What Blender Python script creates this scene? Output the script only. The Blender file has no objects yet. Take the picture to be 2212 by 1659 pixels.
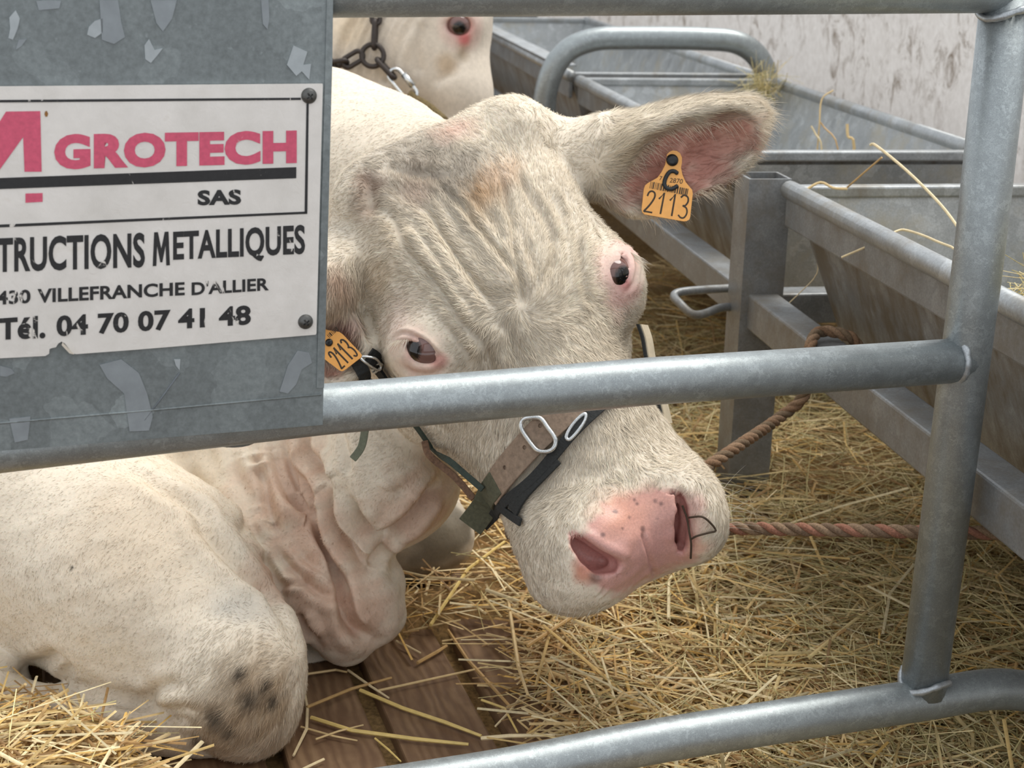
import bpy, math, random, time
import numpy as np
T0 = time.time()
sc = bpy.context.scene
col = sc.collection

# ------------------------------------------------------------------ camera
FPX = 3300.0                       # focal length in pixels of the 2212 x 1659 frame
CAM_H = 0.85
PITCH = math.atan(1016 / FPX)
ROLL = math.radians(1.4)
_r0 = np.array([1, 0, 0.])
AF = np.array([0, math.cos(PITCH), -math.sin(PITCH)])
_d0 = np.array([0, -math.sin(PITCH), -math.cos(PITCH)])
AR = math.cos(ROLL) * _r0 - math.sin(ROLL) * _d0
AD = math.cos(ROLL) * _d0 + math.sin(ROLL) * _r0
CAM = np.array([0, 0, CAM_H])
cd = bpy.data.cameras.new('camera')
cam = bpy.data.objects.new('camera', cd)
col.objects.link(cam)
from mathutils import Matrix, Vector
_m = Matrix(((AR[0], -AD[0], -AF[0], CAM[0]), (AR[1], -AD[1], -AF[1], CAM[1]),
             (AR[2], -AD[2], -AF[2], CAM[2]), (0, 0, 0, 1)))
cam.matrix_world = _m
cd.sensor_width = 36.0
cd.lens = 36.0 * FPX / 2212
cd.clip_start = 0.05
cd.dof.use_dof = True
cd.dof.focus_distance = 1.45
cd.dof.aperture_fstop = 13.0
sc.camera = cam

# ------------------------------------------------------------------ light
world = bpy.data.worlds.new('overcast_sky')
sc.world = world
world.use_nodes = True
bg = world.node_tree.nodes['Background']
bg.inputs[0].default_value = (0.93, 0.96, 1.0, 1)
bg.inputs[1].default_value = 0.95
sl = bpy.data.lights.new('sun_offscreen', 'SUN')
sl.energy = 2.4
sl.angle = math.radians(35)
sl.color = (1.0, 0.96, 0.89)
so = bpy.data.objects.new('sun_offscreen', sl)
col.objects.link(so)
so.rotation_euler = Vector((-0.34, -0.24, -0.91)).to_track_quat('-Z', 'Y').to_euler()
sc.view_settings.view_transform = 'Standard'
sc.view_settings.look = 'None'
sc.view_settings.gamma = 1
sc.view_settings.exposure = 0.22
sc.view_settings.use_curve_mapping = False

# ------------------------------------------------------------------ helpers
def ray(px, py):
    return AF + (px - 1106) / FPX * AR + (py - 829.5) / FPX * AD
def at(px, py, Z):
    return CAM + Z * ray(px, py)
def proj(P):
    q = np.asarray(P, float) - CAM
    Z = q @ AF
    return 1106 + FPX * (q @ AR) / Z, 829.5 + FPX * (q @ AD) / Z, Z
def on_floor(px, py, z=0.0):
    d = ray(px, py)
    return CAM + (z - CAM_H) / d[2] * d
def on_plane(px, py, P0, n):
    d = ray(px, py)
    return CAM + ((np.asarray(P0) - CAM) @ n) / (d @ n) * d
def unit(v):
    v = np.asarray(v, float)
    return v / np.linalg.norm(v)

def mesh_obj(name, verts, faces, mat=None, parent=None, smooth=False):
    me = bpy.data.meshes.new(name)
    me.from_pydata([tuple(map(float, v)) for v in verts], [], [tuple(int(i) for i in f) for f in faces])
    if mat: me.materials.append(mat)
    if smooth: me.polygons.foreach_set('use_smooth', [True] * len(me.polygons))
    me.update()
    o = bpy.data.objects.new(name, me)
    col.objects.link(o)
    if parent: put_under(o, parent)
    return o
def np_mesh(name, V, faces_flat, nper, mat=None, parent=None, smooth=False):
    """fast mesh of faces with nper corners each"""
    me = bpy.data.meshes.new(name)
    V = np.ascontiguousarray(V, np.float32)
    Fa = np.ascontiguousarray(faces_flat, np.int32).ravel()
    nf = len(Fa) // nper
    me.vertices.add(len(V)); me.vertices.foreach_set('co', V.ravel())
    me.loops.add(len(Fa)); me.loops.foreach_set('vertex_index', Fa)
    me.polygons.add(nf)
    me.polygons.foreach_set('loop_start', np.arange(nf, dtype=np.int32) * nper)
    me.polygons.foreach_set('loop_total', np.full(nf, nper, np.int32))
    if smooth: me.polygons.foreach_set('use_smooth', np.ones(nf, bool))
    me.update(calc_edges=True)
    if mat: me.materials.append(mat)
    o = bpy.data.objects.new(name, me)
    col.objects.link(o)
    if parent: put_under(o, parent)
    return o
def set_color(o, name, C):
    a = o.data.color_attributes.new(name, 'FLOAT_COLOR', 'POINT')
    buf = np.ones((len(o.data.vertices), 4), np.float32)
    buf[:, :3] = C
    a.data.foreach_set('color', buf.ravel())
def put_under(o, parent):
    o.parent = parent
    o.matrix_parent_inverse = Matrix.Translation(-parent.location) if parent.parent is None else Matrix.Translation(-parent.matrix_world.translation)
def empty(name, loc, label, cat, group=None):
    o = bpy.data.objects.new(name, None)
    o.empty_display_size = 0.05
    col.objects.link(o)
    o.location = Vector(tuple(map(float, loc)))
    tag(o, label, cat, group)
    return o
def tag(o, label=None, cat=None, group=None, kind=None):
    if label: o['label'] = label
    if cat: o['category'] = cat
    if group: o['group'] = group
    if kind: o['kind'] = kind
    return o

def box_vf(P0, ex, ey, ez):
    """box from a corner-centred frame: centre P0, half vectors"""
    P0, ex, ey, ez = map(np.asarray, (P0, ex, ey, ez))
    V = [P0 + sx * ex + sy * ey + sz * ez for sz in (-1, 1) for sy in (-1, 1) for sx in (-1, 1)]
    return V, [(0, 2, 3, 1), (4, 5, 7, 6), (0, 1, 5, 4), (2, 6, 7, 3), (0, 4, 6, 2), (1, 3, 7, 5)]
def box(name, P0, ex, ey, ez, mat, parent=None, bevel=0.0):
    V, Fc = box_vf(P0, ex, ey, ez)
    o = mesh_obj(name, V, Fc, mat, parent)
    if bevel:
        m = o.modifiers.new('bevel', 'BEVEL'); m.width = bevel; m.segments = 2
        m.limit_method = 'NONE'
    return o
def slab(name, poly, thick, mat, parent=None):
    """polygon (3D points, planar) given a thickness vector"""
    poly = [np.asarray(p) for p in poly]
    n = len(poly)
    V = poly + [p + np.asarray(thick) for p in poly]
    Fc = [tuple(range(n))[::-1], tuple(range(n, 2 * n))] + [(i, (i + 1) % n, n + (i + 1) % n, n + i) for i in range(n)]
    return mesh_obj(name, V, Fc, mat, parent)
def smooth_path(P, n=8, closed=False):
    """Catmull-Rom resampling"""
    P = [np.asarray(p, float) for p in P]
    out = []
    m = len(P)
    rng = range(m) if closed else range(m - 1)
    for i in rng:
        p0 = P[(i - 1) % m] if closed or i > 0 else 2 * P[0] - P[1]
        p1 = P[i]; p2 = P[(i + 1) % m]
        p3 = P[(i + 2) % m] if closed or i + 2 < m else 2 * P[-1] - P[-2]
        for k in range(n):
            t = k / n
            out.append(0.5 * (2 * p1 + (p2 - p0) * t + (2 * p0 - 5 * p1 + 4 * p2 - p3) * t * t + (3 * p1 - p0 - 3 * p2 + p3) * t ** 3))
    if not closed: out.append(P[-1])
    return out
def tube_vf(path, r, sides=16, closed=False, cap=True, flat=1.0):
    P = [np.asarray(p, float) for p in path]
    n = len(P)
    rr = r if hasattr(r, '__len__') else [r] * n
    V, Fc = [], []
    T = []
    for i in range(n):
        a = P[(i - 1) % n] if closed or i > 0 else P[i]
        b = P[(i + 1) % n] if closed or i < n - 1 else P[i]
        T.append(unit(b - a))
    ref = np.array([0, 0, 1.]) if abs(T[0][2]) < 0.9 else np.array([1., 0, 0])
    x = unit(np.cross(ref, T[0]))
    for i in range(n):
        x = unit(x - T[i] * (x @ T[i]))
        y = np.cross(T[i], x)
        for k in range(sides):
            a = 2 * math.pi * k / sides
            V.append(P[i] + rr[i] * (math.cos(a) * x * flat + math.sin(a) * y))
    for i in range(n if closed else n - 1):
        for k in range(sides):
            a = i * sides + k; b = i * sides + (k + 1) % sides
            c2 = ((i + 1) % n) * sides + (k + 1) % sides; d2 = ((i + 1) % n) * sides + k
            Fc.append((a, b, c2, d2))
    if cap and not closed:
        Fc.append(tuple(range(sides))[::-1]); Fc.append(tuple(range((n - 1) * sides, n * sides)))
    return V, Fc
def tube(name, path, r, mat, parent=None, sides=20, closed=False, cap=True, flat=1.0):
    V, Fc = tube_vf(path, r, sides, closed, cap, flat)
    return mesh_obj(name, V, Fc, mat, parent, smooth=True)

def carve(o, cutters):
    """cut real recesses into a mesh with closed cutter meshes, then drop the cutters"""
    for c_ in cutters:
        m_ = o.modifiers.new('cut', 'BOOLEAN'); m_.operation = 'DIFFERENCE'; m_.solver = 'EXACT'; m_.object = c_
    dg = bpy.context.evaluated_depsgraph_get(); dg.update()
    me = bpy.data.meshes.new_from_object(o.evaluated_get(dg))
    o.modifiers.clear()
    o.data = me
    for c_ in cutters:
        cm = c_.data; bpy.data.objects.remove(c_); bpy.data.meshes.remove(cm)

# ------------------------------------------------------------------ materials
def new_mat(name):
    m = bpy.data.materials.new(name)
    m.use_nodes = True
    nt = m.node_tree
    b = nt.nodes['Principled BSDF']
    return m, nt, b
def N(nt, t, **kw):
    n = nt.nodes.new(t)
    for k, v in kw.items(): setattr(n, k, v)
    return n
def ramp(nt, stops, fac):
    r = N(nt, 'ShaderNodeValToRGB')
    el = r.color_ramp.elements
    while len(el) < len(stops): el.new(0.5)
    for e, (p, c3) in zip(el, stops):
        e.position = p; e.color = (*c3, 1) if len(c3) == 3 else c3
    nt.links.new(fac, r.inputs[0])
    return r.outputs[0]
def tex_noise(nt, scale, detail=6, rough=0.6, vec=None, dist=0.0):
    n = N(nt, 'ShaderNodeTexNoise')
    n.inputs['Scale'].default_value = scale; n.inputs['Detail'].default_value = detail
    n.inputs['Roughness'].default_value = rough; n.inputs['Distortion'].default_value = dist
    if vec: nt.links.new(vec, n.inputs['Vector'])
    return n
def mixc(nt, a, b, fac, mode='MIX'):
    m = N(nt, 'ShaderNodeMix', data_type='RGBA', blend_type=mode)
    for sock, val in ((m.inputs[0], fac), (m.inputs[6], a), (m.inputs[7], b)):
        if hasattr(val, 'is_linked'): nt.links.new(val, sock)
        else: sock.default_value = val if not isinstance(val, tuple) or len(val) == 4 else (*val, 1)
    return m.outputs[2]
def coord(nt, scale=(1, 1, 1), rot=(0, 0, 0)):
    tc = N(nt, 'ShaderNodeTexCoord')
    mp = N(nt, 'ShaderNodeMapping')
    mp.inputs['Scale'].default_value = scale; mp.inputs['Rotation'].default_value = rot
    nt.links.new(tc.outputs['Object'], mp.inputs[0])
    return mp.outputs[0]
def bump(nt, b, h, strength=0.3, dist=0.002):
    bp = N(nt, 'ShaderNodeBump')
    bp.inputs['Strength'].default_value = strength; bp.inputs['Distance'].default_value = dist
    nt.links.new(h, bp.inputs['Height']); nt.links.new(bp.outputs[0], b.inputs['Normal'])

def galv(name, base, scale=38, metal=0.75, rough=0.42, var=0.16, spangle=0.35, dirt=None, streak=None):
    """hot-dip galvanised steel: spangle flakes, cloudy grey, pale specks, optional dirt"""
    m, nt, b = new_mat(name)
    vec = coord(nt)
    n1 = tex_noise(nt, scale * 0.35, 7, 0.65, vec)
    v = N(nt, 'ShaderNodeTexVoronoi'); v.inputs['Scale'].default_value = scale
    nz = tex_noise(nt, scale * 1.2, 3, 0.5, vec)
    wv = mixc(nt, vec, nz.outputs['Color'], 0.03)
    nt.links.new(wv, v.inputs['Vector'])
    bw = N(nt, 'ShaderNodeRGBToBW'); nt.links.new(v.outputs['Color'], bw.inputs[0])
    lo = tuple(x * (1 - var) for x in base); hi = tuple(min(1, x * (1 + var)) for x in base)
    c1 = ramp(nt, [(0.30, lo), (0.70, hi)], n1.outputs[0])
    c2 = ramp(nt, [(0.2, tuple(x * 0.88 for x in base)), (0.6, base), (0.92, tuple(min(1, x * 1.45) for x in base))], bw.outputs[0])
    c3 = mixc(nt, c1, c2, spangle)
    sp = tex_noise(nt, scale * 4.5, 4, 0.6, vec)
    spm = ramp(nt, [(0.66, (0, 0, 0)), (0.74, (1, 1, 1))], sp.outputs[0])
    sbw = N(nt, 'ShaderNodeMath', operation='MULTIPLY'); nt.links.new(spm, sbw.inputs[0]); sbw.inputs[1].default_value = 0.5
    c3 = mixc(nt, c3, tuple(min(1, x * 1.6) for x in base), sbw.outputs[0])
    gn = tex_noise(nt, scale * 7, 3, 0.7, vec)
    c3 = mixc(nt, c3, ramp(nt, [(0.3, (.8,) * 3), (0.7, (1.15,) * 3)], gn.outputs[0]), 1.0, 'MULTIPLY')
    if dirt:
        dn = tex_noise(nt, dirt[1], 8, 0.7, coord(nt, streak or (1, 1, 1)))
        dm = ramp(nt, [(dirt[2], (0, 0, 0)), (dirt[3], (1, 1, 1))], dn.outputs[0])
        c3 = mixc(nt, c3, dirt[0], dm)
        mt = N(nt, 'ShaderNodeMath', operation='MULTIPLY_ADD'); nt.links.new(dm, mt.inputs[0])
        mt.inputs[1].default_value = -metal * 0.8; mt.inputs[2].default_value = metal
        nt.links.new(mt.outputs[0], b.inputs['Metallic'])
    else:
        b.inputs['Metallic'].default_value = metal
    nt.links.new(c3, b.inputs['Base Color'])
    rr = N(nt, 'ShaderNodeMath', operation='MULTIPLY_ADD'); nt.links.new(n1.outputs[0], rr.inputs[0])
    rr.inputs[1].default_value = 0.3; rr.inputs[2].default_value = rough - 0.15
    nt.links.new(rr.outputs[0], b.inputs['Roughness'])
    bump(nt, b, n1.outputs[0], 0.12, 0.002)
    return m
def plain(name, c3, rough=0.6, metal=0.0, var=0.12, scale=60, bmp=0.0):
    m, nt, b = new_mat(name)
    n1 = tex_noise(nt, scale, 6, 0.6, coord(nt))
    lo = tuple(x * (1 - var) for x in c3); hi = tuple(min(1, x * (1 + var)) for x in c3)
    nt.links.new(ramp(nt, [(0.3, lo), (0.7, hi)], n1.outputs[0]), b.inputs['Base Color'])
    b.inputs['Roughness'].default_value = rough; b.inputs['Metallic'].default_value = metal
    if bmp: bump(nt, b, n1.outputs[0], bmp, 0.002)
    return m
def attr_mat(name, attr, rough=0.7, normal=None, var=0.15, scale=90, bmp=0.0, trans=0.0, spec=0.3, thru=0.0):
    """albedo from a colour attribute, with fine procedural variation"""
    m, nt, b = new_mat(name)
    a = N(nt, 'ShaderNodeAttribute', attribute_name=attr)
    n1 = tex_noise(nt, scale, 5, 0.65, coord(nt))
    g = ramp(nt, [(0.3, (1 - var,) * 3), (0.7, (1 + var * 0.6,) * 3)], n1.outputs[0])
    c3 = mixc(nt, a.outputs['Color'], g, 1.0, 'MULTIPLY')
    nt.links.new(c3, b.inputs['Base Color'])
    b.inputs['Roughness'].default_value = rough
    b.inputs['Specular IOR Level'].default_value = spec
    if normal:
        na = N(nt, 'ShaderNodeAttribute', attribute_name=normal)
        nt.links.new(na.outputs['Vector'], b.inputs['Normal'])
    elif bmp:
        bump(nt, b, n1.outputs[0], bmp, 0.002)
    if thru:
        tr = N(nt, 'ShaderNodeBsdfTranslucent'); mx = N(nt, 'ShaderNodeMixShader')
        nt.links.new(c3, tr.inputs[0])
        if normal: nt.links.new(na.outputs['Vector'], tr.inputs['Normal'])
        mx.inputs[0].default_value = thru
        nt.links.new(b.outputs[0], mx.inputs[1]); nt.links.new(tr.outputs[0], mx.inputs[2])
        nt.links.new(mx.outputs[0], nt.nodes['Material Output'].inputs[0])
    if trans:
        b.inputs['Subsurface Weight'].default_value = trans
        b.inputs['Subsurface Radius'].default_value = (0.012, 0.006, 0.004)
        b.inputs['Subsurface Scale'].default_value = 0.6
    return m
GALV = galv('galvanised_tube', (0.335, 0.37, 0.38), 150, 0.6, 0.42, .15, .5)
GALV_SHEET = galv('galvanised_sheet', (0.21, 0.238, 0.243), 30, 0.30, 0.52, 0.26, 0.6)
GALV_TROUGH = galv('galvanised_trough', (0.40, 0.42, 0.43), 40, 0.55, 0.45, 0.2, 0.4, ((0.23, 0.20, 0.15), 9, 0.50, 0.72), (1, 1, 0.35))
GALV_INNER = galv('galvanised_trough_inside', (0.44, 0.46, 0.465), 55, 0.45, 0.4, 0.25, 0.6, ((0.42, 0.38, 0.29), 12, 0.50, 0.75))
# ------------------------------------------------------------------ the gate
RAIL = unit(AF + (9894 / FPX) * AR + (-780 / FPX) * AD)      # vanishing direction of its rails
GN = unit(np.cross(RAIL, [0, 0, 1.]))                        # gate normal, horizontal
if GN @ AF > 0: GN = -GN                                     # towards the camera side
GP = at(1400, 840, 1.345)
def gp(px, py, off=0.0):
    return on_plane(px, py, GP + GN * off, GN)
gate = empty('barrier_gate', gp(1990, 1530) * [1, 1, 0], 'galvanised tube barrier gate with grey sheet panel in front of the cow', 'gate')
TR = 0.0212
tube('rail', [gp(-500, -22), gp(2800, -26)], TR, GALV, gate, 28)
tube('rail', [gp(-500, 1032), gp(0, 963), gp(700, 884), gp(1400, 824), gp(2085, 778)], TR, GALV, gate, 28)
bot = smooth_path([gp(300, 1812), gp(700, 1730), gp(1100, 1664), gp(1400, 1604), gp(1700, 1556), gp(1990, 1512), gp(2120, 1491), gp(2190, 1490), gp(2250, 1503), gp(2320, 1540), gp(2400, 1610)], 6)
bot.append(bot[-1] * [1, 1, 0])
tube('rail', bot, TR, GALV, gate, 28)
tube('post', [gp(2178, -26, -0.002), gp(2116, 540, -0.002), gp(1993, 1496, -0.002)], 0.0232, GALV, gate, 28)
tube('post', [gp(520, -30, -0.02), gp(500, 950, -0.02)], 0.02, GALV, gate, 20)
_q = gp(-470, 1000)
tube('post', [gp(-480, -22), _q, _q * [1, 1, 0]], .0232, GALV, gate, 20)
WELD = galv('weld_bead', (0.40, 0.43, 0.45), 120, 0.6, 0.4)
def weld(name, c0, axis, rad, wob, frm=0, to=2 * math.pi):
    axis = unit(axis); x = unit(np.cross(axis, [0.3, 0.2, 0.9])); y = np.cross(axis, x)
    rnd = random.Random(hash(name) % 1000 + int(rad * 1e5))
    P = []
    n = 46
    for i in range(n):
        a = frm + (to - frm) * i / n
        P.append(c0 + (rad + rnd.uniform(-1, 1) * 0.0006) * (math.cos(a) * x + math.sin(a) * y) + axis * wob * math.cos(2 * a) )
    V, Fc = tube_vf(P, [0.0034 + rnd.uniform(-1, 1) * 0.0006 for _ in P], 8, closed=True)
    return mesh_obj(name, V, Fc, WELD, gate, smooth=True)
weld('weld_bead', gp(2062, 778), RAIL, TR, 0.0)
weld('weld_bead', gp(1997, 1470), gp(2116, 540) - gp(1993, 1496), 0.0235, 0.006)
weld('weld_bead', gp(2173, 28), gp(2116, 540) - gp(1993, 1496), 0.0235, 0.005)
# sheet panel folded round the tubes, on the camera side of them
SO = TR + 0.0015
pan = [gp(-500, -120, SO), gp(718.5, -120, SO), gp(716, 100, SO), gp(697, 918, SO), gp(0, 974, SO), gp(-500, 1030, SO)]
slab('sheet_panel', pan, -GN * 0.002, GALV_SHEET, gate)
# folded right-hand return of the sheet
slab('sheet_fold', [gp(709, -120, SO + 0.0012), gp(721, -120, SO + 0.0012), gp(718, 130, SO + 0.0012), gp(700, 838, SO + 0.0012), gp(684, 838, SO + 0.0012), gp(703, 130, SO + 0.0012)], -GN * 0.018, GALV_SHEET, gate)
# the sheet is creased over the lower tube
tube('sheet_crease', [gp(-500, 972, SO + 0.0002), gp(0, 914, SO + 0.0002), gp(350, 884, SO + 0.0002), gp(694, 852, SO + 0.0002)], 0.0009, GALV_SHEET, gate, 8)
rr_ = random.Random(4)
FLAKE = plain('peeled_film', (0.40, 0.44, 0.46), 0.55, 0.2, 0.1, 80)
FLAKE_DULL = plain('dull_film', (0.27, 0.30, 0.32), 0.55, 0.25, 0.12, 60)
flakes = [[(205, 45), (222, 40), (222, 70), (205, 82), (188, 75), (192, 58)],
          [(312, 98), (322, 84), (334, 108), (352, 104), (338, 122), (326, 136), (314, 128)],
          [(634, 98), (664, 112), (655, 140), (672, 138), (668, 172), (652, 154), (640, 164), (620, 140)],
          [(20, 38), (34, 22), (43, 40), (38, 62), (28, 86), (18, 82), (22, 62)],
          [(215, 0), (255, 0), (262, 48), (270, 80), (246, 95), (220, 86)],
          [(325, 0), (382, 0), (372, 40), (352, 68), (338, 50)],
          [(564, 0), (580, 0), (582, 40), (578, 64), (568, 52)],
          [(78, 2), (110, 0), (132, 2), (128, 18), (84, 22)],
          [(643, 757), (668, 762), (674, 784), (652, 798), (640, 830), (622, 850), (604, 846), (622, 790)],
          [(215, 788), (262, 776), (300, 806), (318, 850), (330, 900), (322, 930), (280, 932), (268, 850), (232, 818)],
          [(20, 905), (66, 900), (60, 950), (32, 956)], [(376, 776), (390, 776), (388, 800), (380, 790)],
          [(0, 790), (24, 796), (32, 806), (14, 814), (0, 812)], [(40, 86), (58, 84), (46, 100), (34, 108)]]
for k_, fl in enumerate(flakes):
    slab('film_flake', [gp(x, y, SO + 0.0008) for x, y in fl], -GN * 0.0007, FLAKE if k_ in (0, 1, 2, 3, 11) else FLAKE_DULL, gate)
tube('scratch', [gp(388, 805, SO + 0.0003), gp(345, 865, SO + 0.0003), gp(312, 908, SO + 0.0003)], 0.0006, plain('scratch_grey', (0.16, 0.18, 0.2)), gate, 6)

# ------------------------------------------------------------------ cow: implicit surface
PR = []      # (kind, params, k, op, bound centre, bound radius)
def basis(ang=0.0):
    a = math.radians(ang)
    X = math.cos(a) * AR + math.sin(a) * AD
    Y = -math.sin(a) * AR + math.cos(a) * AD
    return np.array([X, Y, AF])
def add_ell(c0, rad, B, k=0.02, op=1):
    PR.append(('e', (np.asarray(c0), np.asarray(rad, float), B), k, op, np.asarray(c0), max(rad)))
def add_box(c0, half, B, r, k=0.02, op=1):
    PR.append(('b', (np.asarray(c0), np.asarray(half, float), B, r), k, op, np.asarray(c0), float(np.linalg.norm(half))))
def add_cone(a, b, ra, rb, k=0.02, op=1):
    a = np.asarray(a); b = np.asarray(b)
    PR.append(('c', (a, b, ra, rb), k, op, (a + b) / 2, np.linalg.norm(b - a) / 2 + max(ra, rb)))
def E(px, py, Z, rx, ry, rz, ang=0, k=0.02, op=1):
    """ellipsoid: centre pixel and depth, image-plane radii in pixels at that depth, depth radius in metres"""
    s = Z / FPX
    add_ell(at(px, py, Z), (rx * s, ry * s, rz), basis(ang), k, op)
def C(pts, k=0.02, op=1):
    """chain of tapered capsules; each point is pixel x, pixel y, depth, radius in pixels"""
    for p, q in zip(pts[:-1], pts[1:]):
        add_cone(at(*p[:3]), at(*q[:3]), p[3] * p[2] / FPX, q[3] * q[2] / FPX, k, op)
def prim(kind, pa, P):
    if kind == 'e':
        c0, rad, B = pa
        q = (P - c0) @ B.T
        k0 = np.sqrt(((q / rad) ** 2).sum(1)) + 1e-9
        k1 = np.sqrt(((q / rad ** 2) ** 2).sum(1)) + 1e-9
        return k0 * (k0 - 1) / k1
    if kind == 'b':
        c0, half, B, r = pa
        q = np.abs((P - c0) @ B.T) - (half - r)
        return np.sqrt((np.maximum(q, 0) ** 2).sum(1)) + np.minimum(q.max(1), 0) - r
    a, b, ra, rb = pa
    ba = b - a
    t = np.clip(((P - a) @ ba) / (ba @ ba), 0, 1)
    return np.sqrt(((P - a - t[:, None] * ba) ** 2).sum(1)) - (ra + (rb - ra) * t)
def sdf(P, prims, far=9.0):
    P = np.asarray(P, np.float32)
    d = np.full(len(P), far, np.float32)
    acc = None
    for kind, pa, k, op, bc, br in prims:
        if kind == 'merge':
            if acc is None: acc = d
            else:
                h = np.clip(0.5 + 0.5 * (acc - d) / k, 0, 1)
                acc = acc + (d - acc) * h - k * h * (1 - h)
            d = acc.copy() if op == 2 else np.full(len(P), far, np.float32)
            continue
        pad = (br + k + 0.08)
        sel = ((P - bc.astype(np.float32)) ** 2).sum(1) < pad * pad
        if not sel.any(): continue
        q = prim(kind, pa, P[sel]).astype(np.float32)
        a = d[sel]
        if op == 1:
            h = np.clip(0.5 + 0.5 * (a - q) / k, 0, 1)
            d[sel] = a + (q - a) * h - k * h * (1 - h)
        else:
            h = np.clip(0.5 - 0.5 * (a + q) / k, 0, 1)
            d[sel] = a + (-q - a) * h + k * h * (1 - h)
    return d
def sdf_grad(P, prims, e=0.0015):
    K = np.array([[1, -1, -1], [-1, -1, 1], [-1, 1, -1], [1, 1, 1]], np.float32)
    g = np.zeros((len(P), 3), np.float32); s = np.zeros(len(P), np.float32)
    for kk in K:
        v = sdf(P + kk * e, prims)
        g += kk * v[:, None]; s += v
    n = np.linalg.norm(g, axis=1, keepdims=True) + 1e-9
    return s / 4, g / n, n[:, 0] / (4 * e)
def trace(pts, prims, tmin=0.9, tmax=4.0):
    """first hit of the camera ray through each pixel"""
    Dv = np.array([ray(x, y) for x, y in pts]); L = np.linalg.norm(Dv, axis=1, keepdims=True); Dv = Dv / L
    t = np.full(len(Dv), tmin)
    for _ in range(140):
        d = sdf(CAM + t[:, None] * Dv, prims)
        t = np.minimum(t + np.clip(d * 0.7, -0.02, 0.05), tmax)
    return CAM + t[:, None] * Dv
TM = {}
def tick(n, t):
    TM[n] = TM.get(n, 0) + time.time() - t
def surface_net(prims, lo, hi, h):
    lo = np.asarray(lo); n = np.ceil((np.asarray(hi) - lo) / h).astype(int) + 1
    B = 6
    nb = (n + B - 1) // B
    n = nb * B
    G = np.full(tuple(n), 1.0, np.float32)
    bi = np.stack(np.meshgrid(*[np.arange(x) for x in nb], indexing='ij'), -1).reshape(-1, 3)
    bcen = lo + (bi * B + (B - 1) / 2) * h
    bd = sdf(bcen, prims)
    off = np.stack(np.meshgrid(*[np.arange(B)] * 3, indexing='ij'), -1).reshape(-1, 3)
    act = np.abs(bd) < B * h * 1.6
    G6 = np.where(bd > 0, 1.0, -1.0).astype(np.float32).reshape(tuple(nb))
    G[:] = np.repeat(np.repeat(np.repeat(G6, B, 0), B, 1), B, 2)
    ab = bi[act]
    for s in range(0, len(ab), 4000):
        ii = (ab[s:s + 4000, None, :] * B + off[None]).reshape(-1, 3)
        G[ii[:, 0], ii[:, 1], ii[:, 2]] = sdf(lo + ii * h, prims)
    S = G < 0
    cnt = np.zeros(tuple(n - 1), np.int8)
    for dx in (0, 1):
        for dy in (0, 1):
            for dz in (0, 1):
                cnt += S[dx:n[0] - 1 + dx, dy:n[1] - 1 + dy, dz:n[2] - 1 + dz]
    cell = (cnt > 0) & (cnt < 8)
    idx = np.full(tuple(n - 1), -1, np.int32)
    ci = np.argwhere(cell)
    idx[cell] = np.arange(len(ci))
    acc = np.zeros((len(ci), 3)); w = np.zeros(len(ci))
    cor = [(a, b, c2) for a in (0, 1) for b in (0, 1) for c2 in (0, 1)]
    for a in cor:
        for ax in range(3):
            if a[ax]: continue
            b = list(a); b[ax] = 1
            va = G[ci[:, 0] + a[0], ci[:, 1] + a[1], ci[:, 2] + a[2]]
            vb = G[ci[:, 0] + b[0], ci[:, 1] + b[1], ci[:, 2] + b[2]]
            m = (va < 0) != (vb < 0)
            t = np.where(m, va / np.where(m, va - vb, 1), 0)
            p = np.array(a, float)[None] + np.zeros((len(ci), 3)); p[:, ax] += t
            acc += p * m[:, None]; w += m
    V = lo + (ci + acc / w[:, None]) * h
    quads = []
    for ax in range(3):
        o1, o2 = (ax + 1) % 3, (ax + 2) % 3
        sl0 = [slice(None)] * 3; sl1 = [slice(None)] * 3
        sl0[ax] = slice(0, -1); sl1[ax] = slice(1, None)
        x = S[tuple(sl0)] != S[tuple(sl1)]
        e = np.argwhere(x)
        ok = (e[:, o1] > 0) & (e[:, o2] > 0) & (e[:, o1] < n[o1] - 1) & (e[:, o2] < n[o2] - 1)
        e = e[ok]
        ins = S[e[:, 0], e[:, 1], e[:, 2]]
        def cid(a, b):
            q = e.copy(); q[:, o1] -= a; q[:, o2] -= b
            return idx[q[:, 0], q[:, 1], q[:, 2]]
        qd = np.stack([cid(1, 1), cid(0, 1), cid(0, 0), cid(1, 0)], 1)
        qd[~ins] = qd[~ins][:, ::-1]
        quads.append(qd)
    Q = np.concatenate(quads)
    Q = Q[(Q >= 0).all(1)]
    return V, Q
def relax(V, prims, it=3):
    V = V.astype(np.float32)
    for _ in range(it):
        d, g, m = sdf_grad(V, prims)
        V = V - g * np.clip(d / np.maximum(m, 0.3), -0.006, 0.006)[:, None]
    return V
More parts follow.
